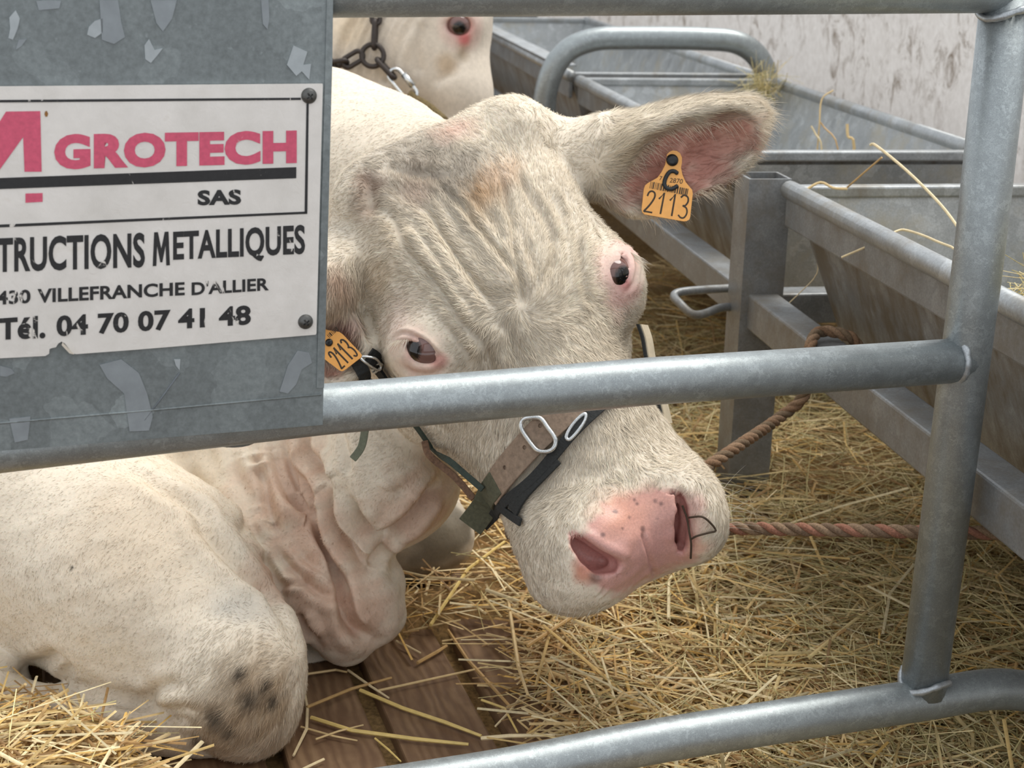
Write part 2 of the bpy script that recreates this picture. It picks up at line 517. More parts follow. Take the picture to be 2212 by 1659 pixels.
def subdivide(V, Q, sel):
    """split the selected quads in four; neighbours become n-gons -> returned as triangles/quads list"""
    e = np.concatenate([Q[sel][:, [i, (i + 1) % 4]] for i in range(4)])
    es = np.sort(e, 1)
    key = es[:, 0].astype(np.int64) * len(V) + es[:, 1]
    uk, inv = np.unique(key, return_inverse=True)
    a = (uk // len(V)).astype(int); b = (uk % len(V)).astype(int)
    mid = (V[a] + V[b]) / 2
    cen = V[Q[sel]].mean(1)
    m0 = len(V); c0 = m0 + len(mid)
    Vn = np.concatenate([V, mid, cen])
    ns = int(sel.sum())
    em = (m0 + inv).reshape(4, ns).T
    cc = c0 + np.arange(ns)
    q = Q[sel]
    new = np.concatenate([np.stack([q[:, i], em[:, i], cc, em[:, (i - 1) % 4]], 1) for i in range(4)])
    # unselected quads next to split edges: fan of triangles through the mid points
    rest = Q[~sel]
    ek = np.stack([np.sort(rest[:, [i, (i + 1) % 4]], 1)[:, 0].astype(np.int64) * m0 + np.sort(rest[:, [i, (i + 1) % 4]], 1)[:, 1] for i in range(4)], 1)
    pos = np.searchsorted(uk, ek); pos = np.minimum(pos, len(uk) - 1)
    hit = uk[pos] == ek
    plainq = rest[~hit.any(1)]
    poly = []
    for qd, h, p in zip(rest[hit.any(1)], hit[hit.any(1)], pos[hit.any(1)]):
        L = []
        for i in range(4):
            L.append(int(qd[i]))
            if h[i]: L.append(int(m0 + p[i]))
        poly.append(L)
    return Vn, np.concatenate([plainq, new]), poly
def poly_mesh(name, V, Q, poly, mat, parent):
    me = bpy.data.meshes.new(name)
    flat = np.concatenate([Q.ravel()] + [np.array(sum(poly, []), int)] if poly else [Q.ravel()]).astype(np.int32)
    tot = np.concatenate([np.full(len(Q), 4), np.array([len(p) for p in poly], int)]).astype(np.int32)
    st = np.concatenate([[0], np.cumsum(tot)[:-1]]).astype(np.int32)
    me.vertices.add(len(V)); me.vertices.foreach_set('co', np.ascontiguousarray(V, np.float32).ravel())
    me.loops.add(len(flat)); me.loops.foreach_set('vertex_index', flat)
    me.polygons.add(len(tot)); me.polygons.foreach_set('loop_start', st); me.polygons.foreach_set('loop_total', tot)
    me.polygons.foreach_set('use_smooth', np.ones(len(tot), bool))
    me.update(calc_edges=True)
    me.materials.append(mat)
    o = bpy.data.objects.new(name, me)
    col.objects.link(o)
    if parent: put_under(o, parent)
    return o
def polyline_dist(V, L):
    d = np.full(len(V), 1e9); tt = np.zeros(len(V))
    for i in range(len(L) - 1):
        a, b = L[i], L[i + 1]
        ba = b - a
        t = np.clip(((V - a) @ ba) / (ba @ ba + 1e-12), 0, 1)
        q = np.sqrt(((V - a - t[:, None] * ba) ** 2).sum(1))
        m = q < d
        d[m] = q[m]; tt[m] = (i + t[m]) / (len(L) - 1)
    return d, tt

# head frame: U across (towards the far ear), V down the nose, W out of the forehead
_u = unit([.88, -.36, .31]); _v = np.array([.435, .83, -.27]); _v = unit(_v - _u * (_u @ _v)); _w = -np.cross(_u, _v)
CB = np.array([AR, AD, AF]).T
HU, HV, HW = CB @ _u, CB @ _v, CB @ _w
HO = at(1122, 672, 1.62)
HB = np.array([HU, HV, HW])
def hd(u, v, w): return HO + u * HU + v * HV + w * HW
def rotB(B, axis, ang):
    a = math.radians(ang); i, j = [(1, 2), (2, 0), (0, 1)][axis]
    B = B.copy(); x, y = B[i].copy(), B[j].copy()
    B[i] = math.cos(a) * x + math.sin(a) * y; B[j] = -math.sin(a) * x + math.cos(a) * y
    return B
# --- trunk, neck, shoulder
add_ell((-1.05, 2.05, 0.33), (0.80, 0.42, 0.40), np.eye(3), 0.05)           # barrel
add_ell((-1.60, 2.10, 0.34), (0.42, 0.38, 0.36), np.eye(3), 0.08)           # rump
E(330, 800, 2.10, 470, 500, 0.30, 20, 0.08)                                  # shoulder / chest
C([(960, 450, 1.86, 185), (760, 440, 2.0, 232), (640, 440, 2.1, 285), (420, 450, 2.25, 330)], 0.06)  # neck
C([(900, 700, 1.86, 215), (700, 900, 1.98, 240), (520, 1020, 2.05, 260)], 0.07)  # underside of neck
# near foreleg: upper arm, forearm, knee, folded cannon
C([(40, 1090, 1.80, 290), (320, 1270, 1.70, 225), (490, 1430, 1.63, 158)], 0.06)
E(522, 1475, 1.605, 118, 140, 0.066, 20, 0.04)
E(540, 1550, 1.60, 92, 84, 0.058, 0, 0.03)
C([(430, 1555, 1.61, 84), (240, 1560, 1.62, 72), (20, 1540, 1.66, 66)], 0.012)
E(-60, 1500, 1.68, 120, 90, 0.06, 0, 0.03)
# brisket and dewlap
E(640, 1120, 1.94, 160, 230, 0.14, -18, 0.05)
E(720, 1270, 1.86, 100, 140, 0.09, -25, 0.03)
C([(700, 980, 1.83, 46), (735, 1130, 1.80, 50), (800, 1300, 1.785, 60), (818, 1335, 1.785, 56)], 0.016)
C([(590, 1000, 1.86, 52), (625, 1150, 1.80, 55), (690, 1310, 1.775, 66), (745, 1370, 1.78, 66)], 0.016)
C([(500, 1000, 1.85, 52), (560, 1180, 1.80, 48), (610, 1290, 1.78, 42)], 0.03)
C([(620, 1330, 1.84, 52), (700, 1370, 1.84, 45)], 0.012)
C([(600, 1425, 1.80, 26), (690, 1425, 1.82, 30)], 0.008)
C([(770, 1190, 1.83, 50), (835, 1250, 1.81, 30), (842, 1320, 1.80, 30)], 0.02)
# throat
E(840, 1000, 1.80, 130, 150, 0.10, 10, 0.05)
E(900, 1090, 1.80, 105, 66, 0.06, -38, 0.03)
# far foreleg knee
C([(900, 1100, 2.10, 95), (935, 1160, 2.02, 78), (880, 1185, 2.0, 60)], 0.03)
PR.append(('merge', None, .02, 1, None, 0))
# --- head
add_box(hd(0, -.085, -.045), (.125, .135, .095), rotB(HB, 0, 4), .062, .03)
add_ell(hd(0, -.09, -.01), (.12, .13, .062), HB, .03)
add_cone(hd(-.078, -.182, -.022), hd(.075, -.188, -.02), .050, .052, .03)
add_ell(hd(.085, -.198, -.01), (.055, .042, .05), HB, .03)
add_ell(hd(-.108, .0, -.018), (.040, .058, .044), HB, .035)
add_ell(hd(.110, -.002, -.018), (.040, .058, .044), HB, .035)
add_cone(hd(0, -.02, -.035), hd(0, .215, -.025), .094, .066, .045)
for s in (-1, 1):
    add_cone(hd(s * .085, -.06, -.11), hd(s * .046, .15, -.088), .062, .044, .05)
    add_ell(hd(s * .082, -.02, -.125), (.062, .10, .085), HB, .04)
    add_cone(hd(s * .045, .12, -.05), hd(s * .06, .245, -.04), .045, .05, .04)
add_box(hd(0, .245, -.042), (.092, .064, .078), rotB(HB, 0, -12), .062, .035)      # muzzle
E(1275, 1185, 1.535, 112, 100, 0.06, -25, .03)
E(1245, 1255, 1.555, 78, 60, 0.055, -18, .03)
E(1490, 1105, 1.56, 76, 100, 0.055, -22, .03)
add_ell(hd(-.01, .205, -.118), (.058, .05, .04), HB, .02)
add_cone(hd(0, .0, -.15), hd(.01, .21, -.105), .075, .044, .04)
# ears
EAR = basis(-14)
add_cone(at(1195, 335, 1.735), at(1300, 335, 1.725), .040, .045, .03)
E(1425, 318, 1.715, 218, 94, 0.066, -16, 0.025)
E(1430, 385, 1.70, 110, 70, 0.05, -38, 0.03)
E(1492, 348, 1.648, 212, 96, 0.064, -25, 0.010, -1)
E(1545, 312, 1.712, 118, 84, 0.042, -38, 0.02)
E(1562, 322, 1.664, 108, 78, 0.050, -38, 0.008, -1)
E(1618, 245, 1.712, 36, 36, 0.016, -40, 0.02)
add_cone(at(800, 560, 1.67), at(740, 600, 1.65), .04, .05, .03)
E(690, 640, 1.62, 80, 110, 0.06, 24, 0.025)
E(730, 765, 1.61, 75, 80, 0.04, 40, 0.02)
E(725, 755, 1.57, 70, 72, 0.042, 30, 0.012, -1)
PR.append(('merge', None, .014, 2, None, 0))
# nostrils and eye openings, placed on the traced surface
def inner(px, py, dep, dirn=None):
    p = trace([(px, py)], PR)[0]
    return p + (unit(ray(px, py)) if dirn is None else unit(dirn)) * dep
BASE = list(PR)
IN = -HV * 0.42 - HW * 0.85
CAV = []
def nostril(pts, k=0.006):
    P = _tr0([(x, y) for x, y, r in pts], BASE)
    R_ = [r * 1.52 / FPX for x, y, r in pts]
    for i in range(len(P) - 1):
        add_cone(P[i], P[i + 1], R_[i], R_[i + 1], k, -1)
        add_cone(P[i] + IN * 0.014, P[i + 1] + IN * 0.016, R_[i] * .95, R_[i + 1] * 1.0, k, -1)
        add_cone(P[i] + IN * 0.03, P[i + 1] + IN * 0.034, R_[i] * .8, R_[i + 1] * .9, k, -1)
        CAV.append((np.array([P[i] + IN * .012, P[i + 1] + IN * .014]), max(R_[i], R_[i + 1])))
        CAV.append((np.array([P[i] + IN * .03, P[i + 1] + IN * .034]), max(R_[i], R_[i + 1])))
_tr0 = trace
IN = unit(IN)
nostril([(1252, 1163, 9), (1262, 1180, 15), (1280, 1202, 20), (1304, 1218, 23), (1330, 1224, 18)])
nostril([(1470, 1064, 9), (1479, 1082, 12), (1485, 1105, 14), (1484, 1130, 16), (1481, 1155, 17), (1485, 1185, 12)])
eyeL = trace([(903, 762)], BASE)[0]; eyeR = trace([(1353, 578)], BASE)[0]
def eye_hole(c0, ra, rb, ang, nrm, dep=0.02):
    n = unit(nrm); x = math.cos(math.radians(ang)) * AR + math.sin(math.radians(ang)) * AD
    x = unit(x - n * (x @ n)); y = np.cross(n, x)
    add_ell(c0, (ra, rb, dep), np.array([x, y, n]), .003, -1)
    return x, y, n
def nrm_at(p): return sdf_grad(np.array([p], np.float32), BASE)[1][0]
nL = nrm_at(eyeL); nR = nrm_at(eyeR)
# brows and lids swell round each eye
for c0, n0, s0 in ((eyeL, nL, 1), (eyeR, nR, .8)):
    add_ell(c0 - n0 * .012, (.036 * s0, .032 * s0, .022), np.array([HV, HU, n0]) if 0 else np.array([unit(np.cross(n0, HW)), unit(np.cross(n0, np.cross(n0, HW))), n0]), .02)
eyeL = trace([(903, 762)], PR)[0]; eyeR = trace([(1353, 578)], PR)[0]
fxL = eye_hole(eyeL, .0195, .0076, 30, nL)
fxR = eye_hole(eyeR, .0165, .0042, 104, nR)
COW = list(PR)
LO, HI = (-2.05, 1.15, -0.02), (0.52, 2.62, 0.86)
V, Q = surface_net(COW, LO, HI, 0.0074)
V = relax(V, COW, 2)
def facing(V, Q, lim):
    c0 = V[Q].mean(1)
    n = np.cross(V[Q[:, 2]] - V[Q[:, 0]], V[Q[:, 3]] - V[Q[:, 1]])
    n /= np.linalg.norm(n, axis=1, keepdims=True) + 1e-12
    t = CAM - c0; t /= np.linalg.norm(t, axis=1, keepdims=True)
    x, y, Z = proj(c0)
    return c0, (n * t).sum(1), x, y, Z
c0, fc, x, y, Z = facing(V, Q, 0)
sel1 = (fc > -.5) & (x > -300) & (x < 2300) & (y > -100) & (y < 1800) & (Z < 2.3)
n0 = len(V)
V, Q, poly1 = subdivide(V, Q, sel1)
V[n0:] = relax(V[n0:], COW, 2)
c0, fc, x, y, Z = facing(V, Q, 0)
edge = np.linalg.norm(V[Q[:, 0]] - V[Q[:, 2]], axis=1)
sel2 = (fc > -.2) & (x > 560) & (x < 1680) & (y > 180) & (y < 1500) & (Z < 1.95) & (edge < .0085)
bad = np.zeros(len(V), bool); bad[[i for p in poly1 for i in p]] = True
sel2 &= ~bad[Q].any(1)
n1 = len(V)
V, Q, poly2 = subdivide(V, Q, sel2)
V[n1:] = relax(V[n1:], COW, 1)
print('cow verts', len(V), 'quads', len(Q), len(poly1), len(poly2), round(time.time() - T0, 1))
def vnormals(V, Q):
    n = np.cross(V[Q[:, 2]] - V[Q[:, 0]], V[Q[:, 3]] - V[Q[:, 1]])
    idx_ = Q.ravel(); nn = np.repeat(n, 4, 0)
    G = np.stack([np.bincount(idx_, nn[:, k], len(V)) for k in range(3)], 1)
    return G / (np.linalg.norm(G, axis=1, keepdims=True) + 1e-12)
def laplace(V, Q, m, it_):
    for _ in range(it_):
        acc = np.zeros((len(V), 3)); cnt_ = np.zeros(len(V))
        qs = Q[m[Q].any(1)]
        for i in range(4):
            a_, b_ = qs[:, i], qs[:, (i + 1) % 4]
            for p_, q_ in ((a_, b_), (b_, a_)):
                for k in range(3): acc[:, k] += np.bincount(p_, V[q_, k], len(V))
                cnt_ += np.bincount(p_, minlength=len(V))
        ok_ = m & (cnt_ > 0)
        V[ok_] = .4 * V[ok_] + .6 * acc[ok_] / cnt_[ok_, None]
    return V
nm = np.zeros(len(V), bool)
for Lc, rc in CAV: nm |= polyline_dist(V, Lc)[0] < rc * 1.9 + .002
V = laplace(V, Q, nm, 5)
em = np.linalg.norm(V - eyeL, axis=1) < .03
V = laplace(V, Q, np.linalg.norm(V - eyeR, axis=1) < .026, 1)
V = laplace(V, Q, em, 4)
GR = vnormals(V, Q)
VX, VY, VZ = proj(V)
FRONT = ((CAM - V) * GR).sum(1) > -0.3

from mathutils.bvhtree import BVHTree
BVH = BVHTree.FromPolygons(V.tolist(), Q.tolist())
_sdf_trace = trace
def trace(pts, prims=None, **kw):
    out = []
    for x, y in pts:
        d = unit(ray(x, y))
        h = BVH.ray_cast(Vector(CAM), Vector(d))[0]
        if h is None:
            h = BVH.find_nearest(Vector(CAM + d * 1.7))[0]
        out.append(np.array(h))
    return np.array(out)
def P3(pts, n=5):
    q = np.array(pts, float)
    q2 = np.array(smooth_path([np.array([a, b]) for a, b in q], n))
    return trace(q2, COW)
disp = np.zeros(len(V))
def fold(pts, depth, width, shoulder=0.5, taper=True):
    """a crease across the skin: sunk line with swollen flanks; depth and width in millimetres"""
    L = P3(pts)
    lo_, hi_ = L.min(0) - .05, L.max(0) + .05
    s = ((V > lo_) & (V < hi_)).all(1)
    if not s.any(): return
    d, t = polyline_dist(V[s], L)
    w = width * .001
    tp = np.clip(np.minimum(t, 1 - t) * 5, 0.15, 1) if taper else 1.0
    disp[s] += depth * .001 * tp * (-np.exp(-(d / w) ** 2) + shoulder * np.exp(-((d - 2.2 * w) / (1.3 * w)) ** 2))
def bulge(pts, height, width):
    L = P3(pts)
    lo_, hi_ = L.min(0) - .08, L.max(0) + .08
    s = ((V > lo_) & (V < hi_)).all(1)
    d, t = polyline_dist(V[s], L)
    disp[s] += height * .001 * np.exp(-(d / (width * .001)) ** 2)
# forehead creases
fold([(941, 387), (970, 426), (1003, 456), (1029, 488), (1055, 520), (1084, 552), (1117, 600), (1128, 650)], 5.12, 3.68)
fold([(902, 439), (934, 469), (965, 520), (1000, 575), (1040, 625), (1075, 665)], 4.16, 4.60)
fold([(860, 500), (882, 545), (915, 578), (954, 623), (993, 682), (1025, 721), (1045, 773)], 5.12, 4.60)
fold([(1068, 352), (1084, 391), (1091, 443), (1104, 482), (1112, 545), (1125, 600), (1130, 650)], 4.16, 3.68)
fold([(1120, 345), (1126, 391), (1146, 436), (1175, 480), (1195, 540), (1180, 600), (1140, 650)], 4.16, 4.14)
fold([(1235, 450), (1247, 539), (1250, 587), (1260, 636), (1279, 660)], 4.80, 4.14)
fold([(1175, 400), (1205, 460), (1222, 530), (1215, 600)], 2.56, 5.75)
fold([(800, 430), (850, 470), (880, 520), (930, 560)], 2.88, 5.75)
fold([(1026, 700), (1050, 745), (1061, 796), (1075, 830)], 6.40, 5.75)
fold([(1105, 700), (1112, 745), (1118, 790)], 3.20, 4.60)
fold([(1128, 640), (1128, 668)], 3, 7, 0.3, False)
fold([(820, 360), (880, 375), (940, 385), (980, 380)], 3.20, 6.90)
bulge([(985, 430), (1030, 520), (1090, 620)], 4.00, 9.20)
bulge([(900, 520), (960, 590), (1020, 680), (1040, 740)], 6.40, 12.65)
bulge([(985, 285)], 6.40, 25.30); bulge([(1105, 245), (1130, 260)], 8.00, 25.30)
fold([(1000, 345), (1050, 345), (1080, 340)], 4, 14, 0.2)
fold([(795, 370), (797, 420), (800, 470)], 7, 9, 0.3)
fold([(775, 540), (778, 600), (790, 690), (810, 770)], 5, 7, 0.2)
fold([(880, 470), (910, 510), (945, 560), (985, 620), (1020, 670), (1052, 715)], 2.6, 4.5)
fold([(1095, 420), (1120, 500), (1150, 570), (1150, 620)], 2.2, 4.5)
fold([(1010, 420), (1045, 455), (1075, 500), (1100, 560)], 2.4, 4.5)
fold([(1210, 400), (1235, 450)], 2.2, 5)
fold([(960, 700), (1000, 740), (1030, 790)], 2.4, 4)
fold([(1290, 470), (1305, 530), (1300, 580)], 2.0, 6)
# eye lids
fold([(846, 735), (870, 720), (897, 727), (924, 744), (948, 772)], 2.2, 2.0, 0.8)
fold([(870, 790), (900, 808), (940, 808), (965, 790)], 2.5, 4, 0.6)
fold([(1366, 535), (1376, 570), (1370, 610), (1350, 635)], 1.6, 2.6, 0.6)
fold([(1335, 560), (1330, 590), (1338, 620)], 1.5, 3.5, 0.5)
# nose
fold([(1389, 1144), (1392, 1168), (1405, 1206), (1413, 1233), (1417, 1252)], 2.4, 2.6, 0.5)
fold([(1289, 1293), (1300, 1280), (1308, 1266)], 3, 1.8, 0.4)
bulge([(1270, 1158), (1310, 1184), (1350, 1200)], 3, 6)
bulge([(1458, 1070), (1462, 1110), (1450, 1160)], 2.5, 6)
# neck and dewlap
for pts, dp, w in (
    ([(547, 950), (558, 1005), (576, 1055), (587, 1117), (608, 1160)], 9, 8),
    ([(583, 945), (598, 1005), (616, 1059), (645, 1095), (674, 1102)], 9, 8),
    ([(612, 945), (627, 1005), (641, 1045), (659, 1074)], 8, 7),
    ([(655, 935), (670, 987), (710, 1023), (717, 1040)], 10, 8),
    ([(735, 930), (750, 983), (755, 1030)], 4, 7),
    ([(717, 1045), (724, 1102), (739, 1146), (768, 1189), (796, 1222)], 11, 8),
    ([(684, 1102), (695, 1153), (717, 1218), (739, 1280), (750, 1334), (775, 1366), (810, 1383)], 13, 8),
    ([(590, 1175), (619, 1218), (663, 1258), (702, 1287), (735, 1301)], 6, 6),
    ([(605, 1262), (635, 1264), (666, 1258)], 4, 4),
    ([(641, 1323), (655, 1356), (688, 1388)], 8, 7),
    ([(750, 1059), (775, 1110), (807, 1146), (836, 1150), (880, 1124), (934, 1062), (966, 1045)], 10, 9),
    ([(840, 1153), (815, 1189), (800, 1225)], 8, 8),
    ([(640, 1000), (680, 1060), (690, 1110)], 6, 7),
    ([(500, 960), (520, 1030), (548, 1090), (560, 1150)], 5, 10),
    ([(440, 960), (470, 1010), (500, 1060)], 3, 12),
    ([(870, 1050), (860, 1068)], 3, 8),
    ([(640, 1190), (690, 1240), (725, 1290)], 4, 6),
    ([(560, 1200), (600, 1250), (615, 1300)], 4, 7)):
    fold(pts, dp * 1.35, w * .92, .62)
# shoulder edge, elbow and knee
fold([(250, 1015), (312, 1031), (376, 1070), (427, 1104), (449, 1151), (513, 1223), (573, 1279), (607, 1326), (632, 1377)], 9, 10, 0.6)
fold([(-40, 1425), (0, 1433), (77, 1458), (171, 1497), (312, 1520), (345, 1512)], 9, 9, 0.3)
fold([(318, 1520), (330, 1495), (365, 1480), (400, 1482)], 5, 6)
fold([(335, 1535), (380, 1528), (430, 1530)], 4, 5); fold([(335, 1552), (380, 1550), (425, 1556)], 3, 5)
bulge([(360, 1505), (430, 1500)], 5, 14)
# low, wide unevenness of flesh and bone
rs = np.random.RandomState(3)
def wob(P, freq, n=7, seed=1):
    r = np.random.RandomState(seed)
    o = np.zeros(len(P))
    for _ in range(n):
        k = r.normal(size=3); k *= freq * r.uniform(.6, 1.6) / np.linalg.norm(k)
        o += np.sin(P @ k + r.uniform(0, 6.28))
    return o / math.sqrt(n)
disp += .0012 * wob(V, 60, 8, 2) + .0005 * wob(V, 220, 8, 4)
V = V + GR * disp[:, None]
V[:, 2] = np.maximum(V[:, 2], .001)          # the lying cow presses flat on the boards

# --- colour of coat and skin
def lin(r, g, b):
    return np.array([((c / 255 + .055) / 1.055) ** 2.4 if c > 10 else c / 255 / 12.92 for c in (r, g, b)])
COL = np.tile(lin(226, 214, 195), (len(V), 1))
WB = wob(V, 250, 6, 8)
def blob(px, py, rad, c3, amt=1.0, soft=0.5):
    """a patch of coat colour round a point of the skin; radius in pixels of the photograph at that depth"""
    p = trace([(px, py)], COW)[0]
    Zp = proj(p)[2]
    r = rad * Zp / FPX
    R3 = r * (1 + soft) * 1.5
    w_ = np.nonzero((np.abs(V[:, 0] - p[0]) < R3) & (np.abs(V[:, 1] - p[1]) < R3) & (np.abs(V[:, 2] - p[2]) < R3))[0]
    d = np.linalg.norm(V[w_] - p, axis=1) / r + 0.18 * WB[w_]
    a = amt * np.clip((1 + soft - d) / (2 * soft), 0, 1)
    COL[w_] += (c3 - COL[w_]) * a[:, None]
warm = lin(214, 182, 156); pinkskin = lin(206, 172, 150); rosy = lin(214, 158, 140); grey = lin(150, 140, 128)
PINK = lin(205, 140, 128)
bodyness = np.clip((VZ - 1.72) / .12, 0, 1) * np.clip((VY - 880) / 120, 0, 1)
for a in ((640, 1060, 110), (700, 1180, 100), (690, 1330, 100), (790, 1330, 70), (900, 1110, 90), (580, 1250, 70)): blob(*a, pinkskin, .75)
blob(300, 1150, 160, lin(206, 186, 160), .5)
# forehead: mud-grey rub marks, ginger spots, pink bump
blob(890, 335, 110, lin(142, 133, 122), .66, .6); blob(1000, 375, 70, lin(142, 133, 122), .66, .6); blob(900, 400, 60, lin(150, 128, 108), .3, .6)
blob(1050, 425, 34, lin(196, 150, 100), .6, .7); blob(1040, 470, 26, lin(190, 160, 124), .35, .7); blob(985, 280, 42, lin(216, 176, 160), .6, .7)
blob(796, 395, 28, lin(140, 104, 86), .7, .7); blob(797, 450, 26, lin(150, 112, 90), .6, .7)
blob(1090, 380, 40, lin(224, 190, 160), .5, .7); blob(905, 420, 25, lin(180, 150, 136), .4, .7); blob(830, 520, 60, lin(222, 205, 180), .5, .7)
blob(815, 600, 40, lin(206, 182, 150), .5, .7)
# eyes
for a in ((905, 770, 46), (930, 800, 36), (880, 730, 34)): blob(*a, lin(222, 186, 172), .55, .6)
blob(904, 764, 34, lin(188, 124, 116), .75, .35); blob(948, 778, 16, lin(170, 96, 90), .6, .6)
blob(860, 690, 50, lin(220, 196, 182), .6, .7)
for a in ((1340, 590, 52), (1352, 630, 44), (1360, 545, 34)): blob(*a, lin(230, 186, 178), .7, .6)
blob(1352, 580, 24, lin(196, 124, 116), .6, .5); blob(1352, 612, 14, lin(180, 96, 96), .6, .5)
# nose pad
def inpoly(x, y, poly):
    c2 = np.zeros(len(x), bool); n = len(poly)
    for i in range(n):
        x1, y1 = poly[i]; x2, y2 = poly[(i + 1) % n]
        c2 ^= ((y1 > y) != (y2 > y)) & (x < (x2 - x1) * (y - y1) / (y2 - y1 + 1e-12) + x1)
    return c2
PADPOLY = [(1283, 1122), (1300, 1100), (1321, 1085), (1389, 1060), (1455, 1052), (1478, 1070), (1492, 1100), (1510, 1150), (1500, 1205), (1413, 1252), (1348, 1286), (1300, 1278), (1255, 1245), (1240, 1200), (1246, 1160)]
ins = inpoly(VX, VY, PADPOLY)
pe, _ = polyline_dist(np.stack([VX, VY, 0 * VX], 1), np.array([[a, b, 0] for a, b in PADPOLY + PADPOLY[:1]], float))
pamt = np.clip(.5 + np.where(ins, pe, -pe) / 22 + .22 * wob(V, 420, 6, 9), 0, 1) * (VZ < 1.66)
COL += (lin(204, 156, 146) - COL) * pamt[:, None]
blob(1340, 1110, 50, lin(216, 158, 134), .7, .6); blob(1400, 1090, 40, lin(220, 166, 148), .6, .6); blob(1420, 1200, 60, lin(200, 150, 144), .5, .6)
blob(1262, 1238, 24, lin(200, 136, 112), .8, .5); blob(1500, 1180, 30, lin(222, 172, 150), .7, .5); blob(1504, 1090, 24, lin(218, 166, 158), .6, .6); blob(1505, 1130, 24, lin(222, 186, 170), .6, .6)
blob(1286, 1248, 13, lin(110, 92, 82), .7, .5)
for Lc, rc in CAV:
    dc, _ = polyline_dist(V, Lc)
    ac = np.clip((1.35 * rc - dc) / (.35 * rc), 0, 1) * np.clip((rc * 2.2 - dc) / rc, 0, 1)
    COL += (lin(200, 146, 138) - COL) * (.85 * ac)[:, None]
for a in ((1330, 1105, 5), (1370, 1080, 4), (1376, 1088, 4), (1415, 1082, 5), (1428, 1088, 5), (1360, 1118, 4), (1302, 1155, 5), (1388, 1143, 6), (1386, 1158, 6), (1345, 1142, 4), (1356, 1240, 3), (1325, 1105, 3), (1420, 1120, 3)):
    blob(*a, lin(120, 90, 86), .85, .5)
# ears
for a in ((1440, 330, 60), (1500, 320, 60), (1400, 380, 50), (1550, 310, 55), (1480, 390, 50), (1350, 410, 34), (1600, 280, 36), (1530, 370, 40)): blob(*a, lin(192, 138, 124), .85, .5)
blob(1580, 295, 40, lin(208, 162, 146), .5, .6)
blob(1350, 330, 50, lin(222, 200, 164), .4, .7); blob(735, 610, 36, lin(204, 170, 148), .7, .6); blob(735, 660, 34, lin(196, 170, 146), .6, .6)
blob(745, 710, 30, lin(196, 150, 146), .8, .6); blob(715, 800, 26, lin(192, 138, 124), .8, .6)
# dirty knees
for a in ((560, 1480, 80), (520, 1560, 80), (470, 1590, 60), (590, 1540, 60)): blob(*a, lin(166, 142, 114), .65, .7)
for a in ((560, 1468, 19), (542, 1508, 19), (468, 1552, 21), (432, 1600, 18), (590, 1512, 14), (575, 1478, 12), (600, 1500, 10), (520, 1450, 12), (500, 1580, 14)): blob(*a, lin(62, 56, 48), .9, .7)
blob(500, 1310, 40, lin(160, 160, 156), .5, .7); blob(560, 1320, 46, lin(184, 178, 168), .5, .7)
blob(280, 1560, 60, lin(150, 134, 116), .5, .7); blob(250, 1580, 22, lin(84, 80, 72), .6, .6)
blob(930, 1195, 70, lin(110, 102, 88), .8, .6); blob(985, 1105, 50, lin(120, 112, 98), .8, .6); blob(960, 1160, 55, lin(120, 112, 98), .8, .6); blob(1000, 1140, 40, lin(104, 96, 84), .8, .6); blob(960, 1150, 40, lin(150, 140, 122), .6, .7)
blob(155, 1226, 5, lin(30, 26, 24), 1, .3); blob(1213, 558, 3, lin(60, 44, 36), 1, .3)
COL *= (1 + 0.05 * wob(V, 40, 6, 21))[:, None]
COL = np.clip(COL, 0.01, 0.95)

cow = empty('cow', (-0.4, 1.9, 0), 'cream white cow lying behind the gate with its head turned to the viewer', 'cow')
SKIN = attr_mat('cow_skin', 'Col', 0.62, var=0.10, scale=260, bmp=0.25, trans=0.12, spec=0.25)
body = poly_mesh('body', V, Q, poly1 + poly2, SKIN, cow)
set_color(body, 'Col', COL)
# a wet sheen on the nose pad comes from its own glossy skin: second material on pad faces
pad = (pamt > .55) & FRONT
WET = attr_mat('wet_nose', 'Col', 0.34, var=0.16, scale=420, bmp=0.22, trans=0.12, spec=0.5)
body.data.materials.append(WET)
nq = len(Q)
mi = np.zeros(len(body.data.polygons), np.int32)
mi[:nq] = pad[Q].all(1)
body.data.polygons.foreach_set('material_index', mi)

# eyeballs
def ball(name, c0, r, fx, mat, parent, pupil, seg=40):
    x, y, n = fx
    Vb, Fb, Cb = [], [], []
    for i in range(seg + 1):
        t = math.pi * i / seg
        for j in range(seg):
            a = 2 * math.pi * j / seg
            p = math.sin(t) * math.cos(a) * x + math.sin(t) * math.sin(a) * y + math.cos(t) * n
            Vb.append(c0 + r * p)
            q = unit(p)
            ang = math.degrees(math.acos(max(-1, min(1, q @ pupil))))
            Cb.append(lin(12, 10, 10) if ang < 27 else (lin(34, 26, 24) if ang < 32 else lin(116, 86, 80) if ang > 37 else lin(80, 60, 54)))
    for i in range(seg):
        for j in range(seg):
            Fb.append((i * seg + j, i * seg + (j + 1) % seg, (i + 1) * seg + (j + 1) % seg, (i + 1) * seg + j))
    o = mesh_obj(name, Vb, Fb, mat, parent, smooth=True)
    set_color(o, 'Col', np.array(Cb))
    return o
EYE = attr_mat('wet_eye', 'Col', 0.06, var=0.05, scale=200, spec=0.7)
pupL = unit(unit(at(880, 756, 1.0) - at(903, 762, 1.0)) * .62 + nL)
pupR = unit(unit(at(1349, 592, 1.0) - at(1353, 578, 1.0)) * .5 + nR)
ball('eye', eyeL - nL * .0206, .0215, fxL, EYE, cow, pupL)
ball('eye', eyeR - nR * .0207, .0205, fxR, EYE, cow, pupR)

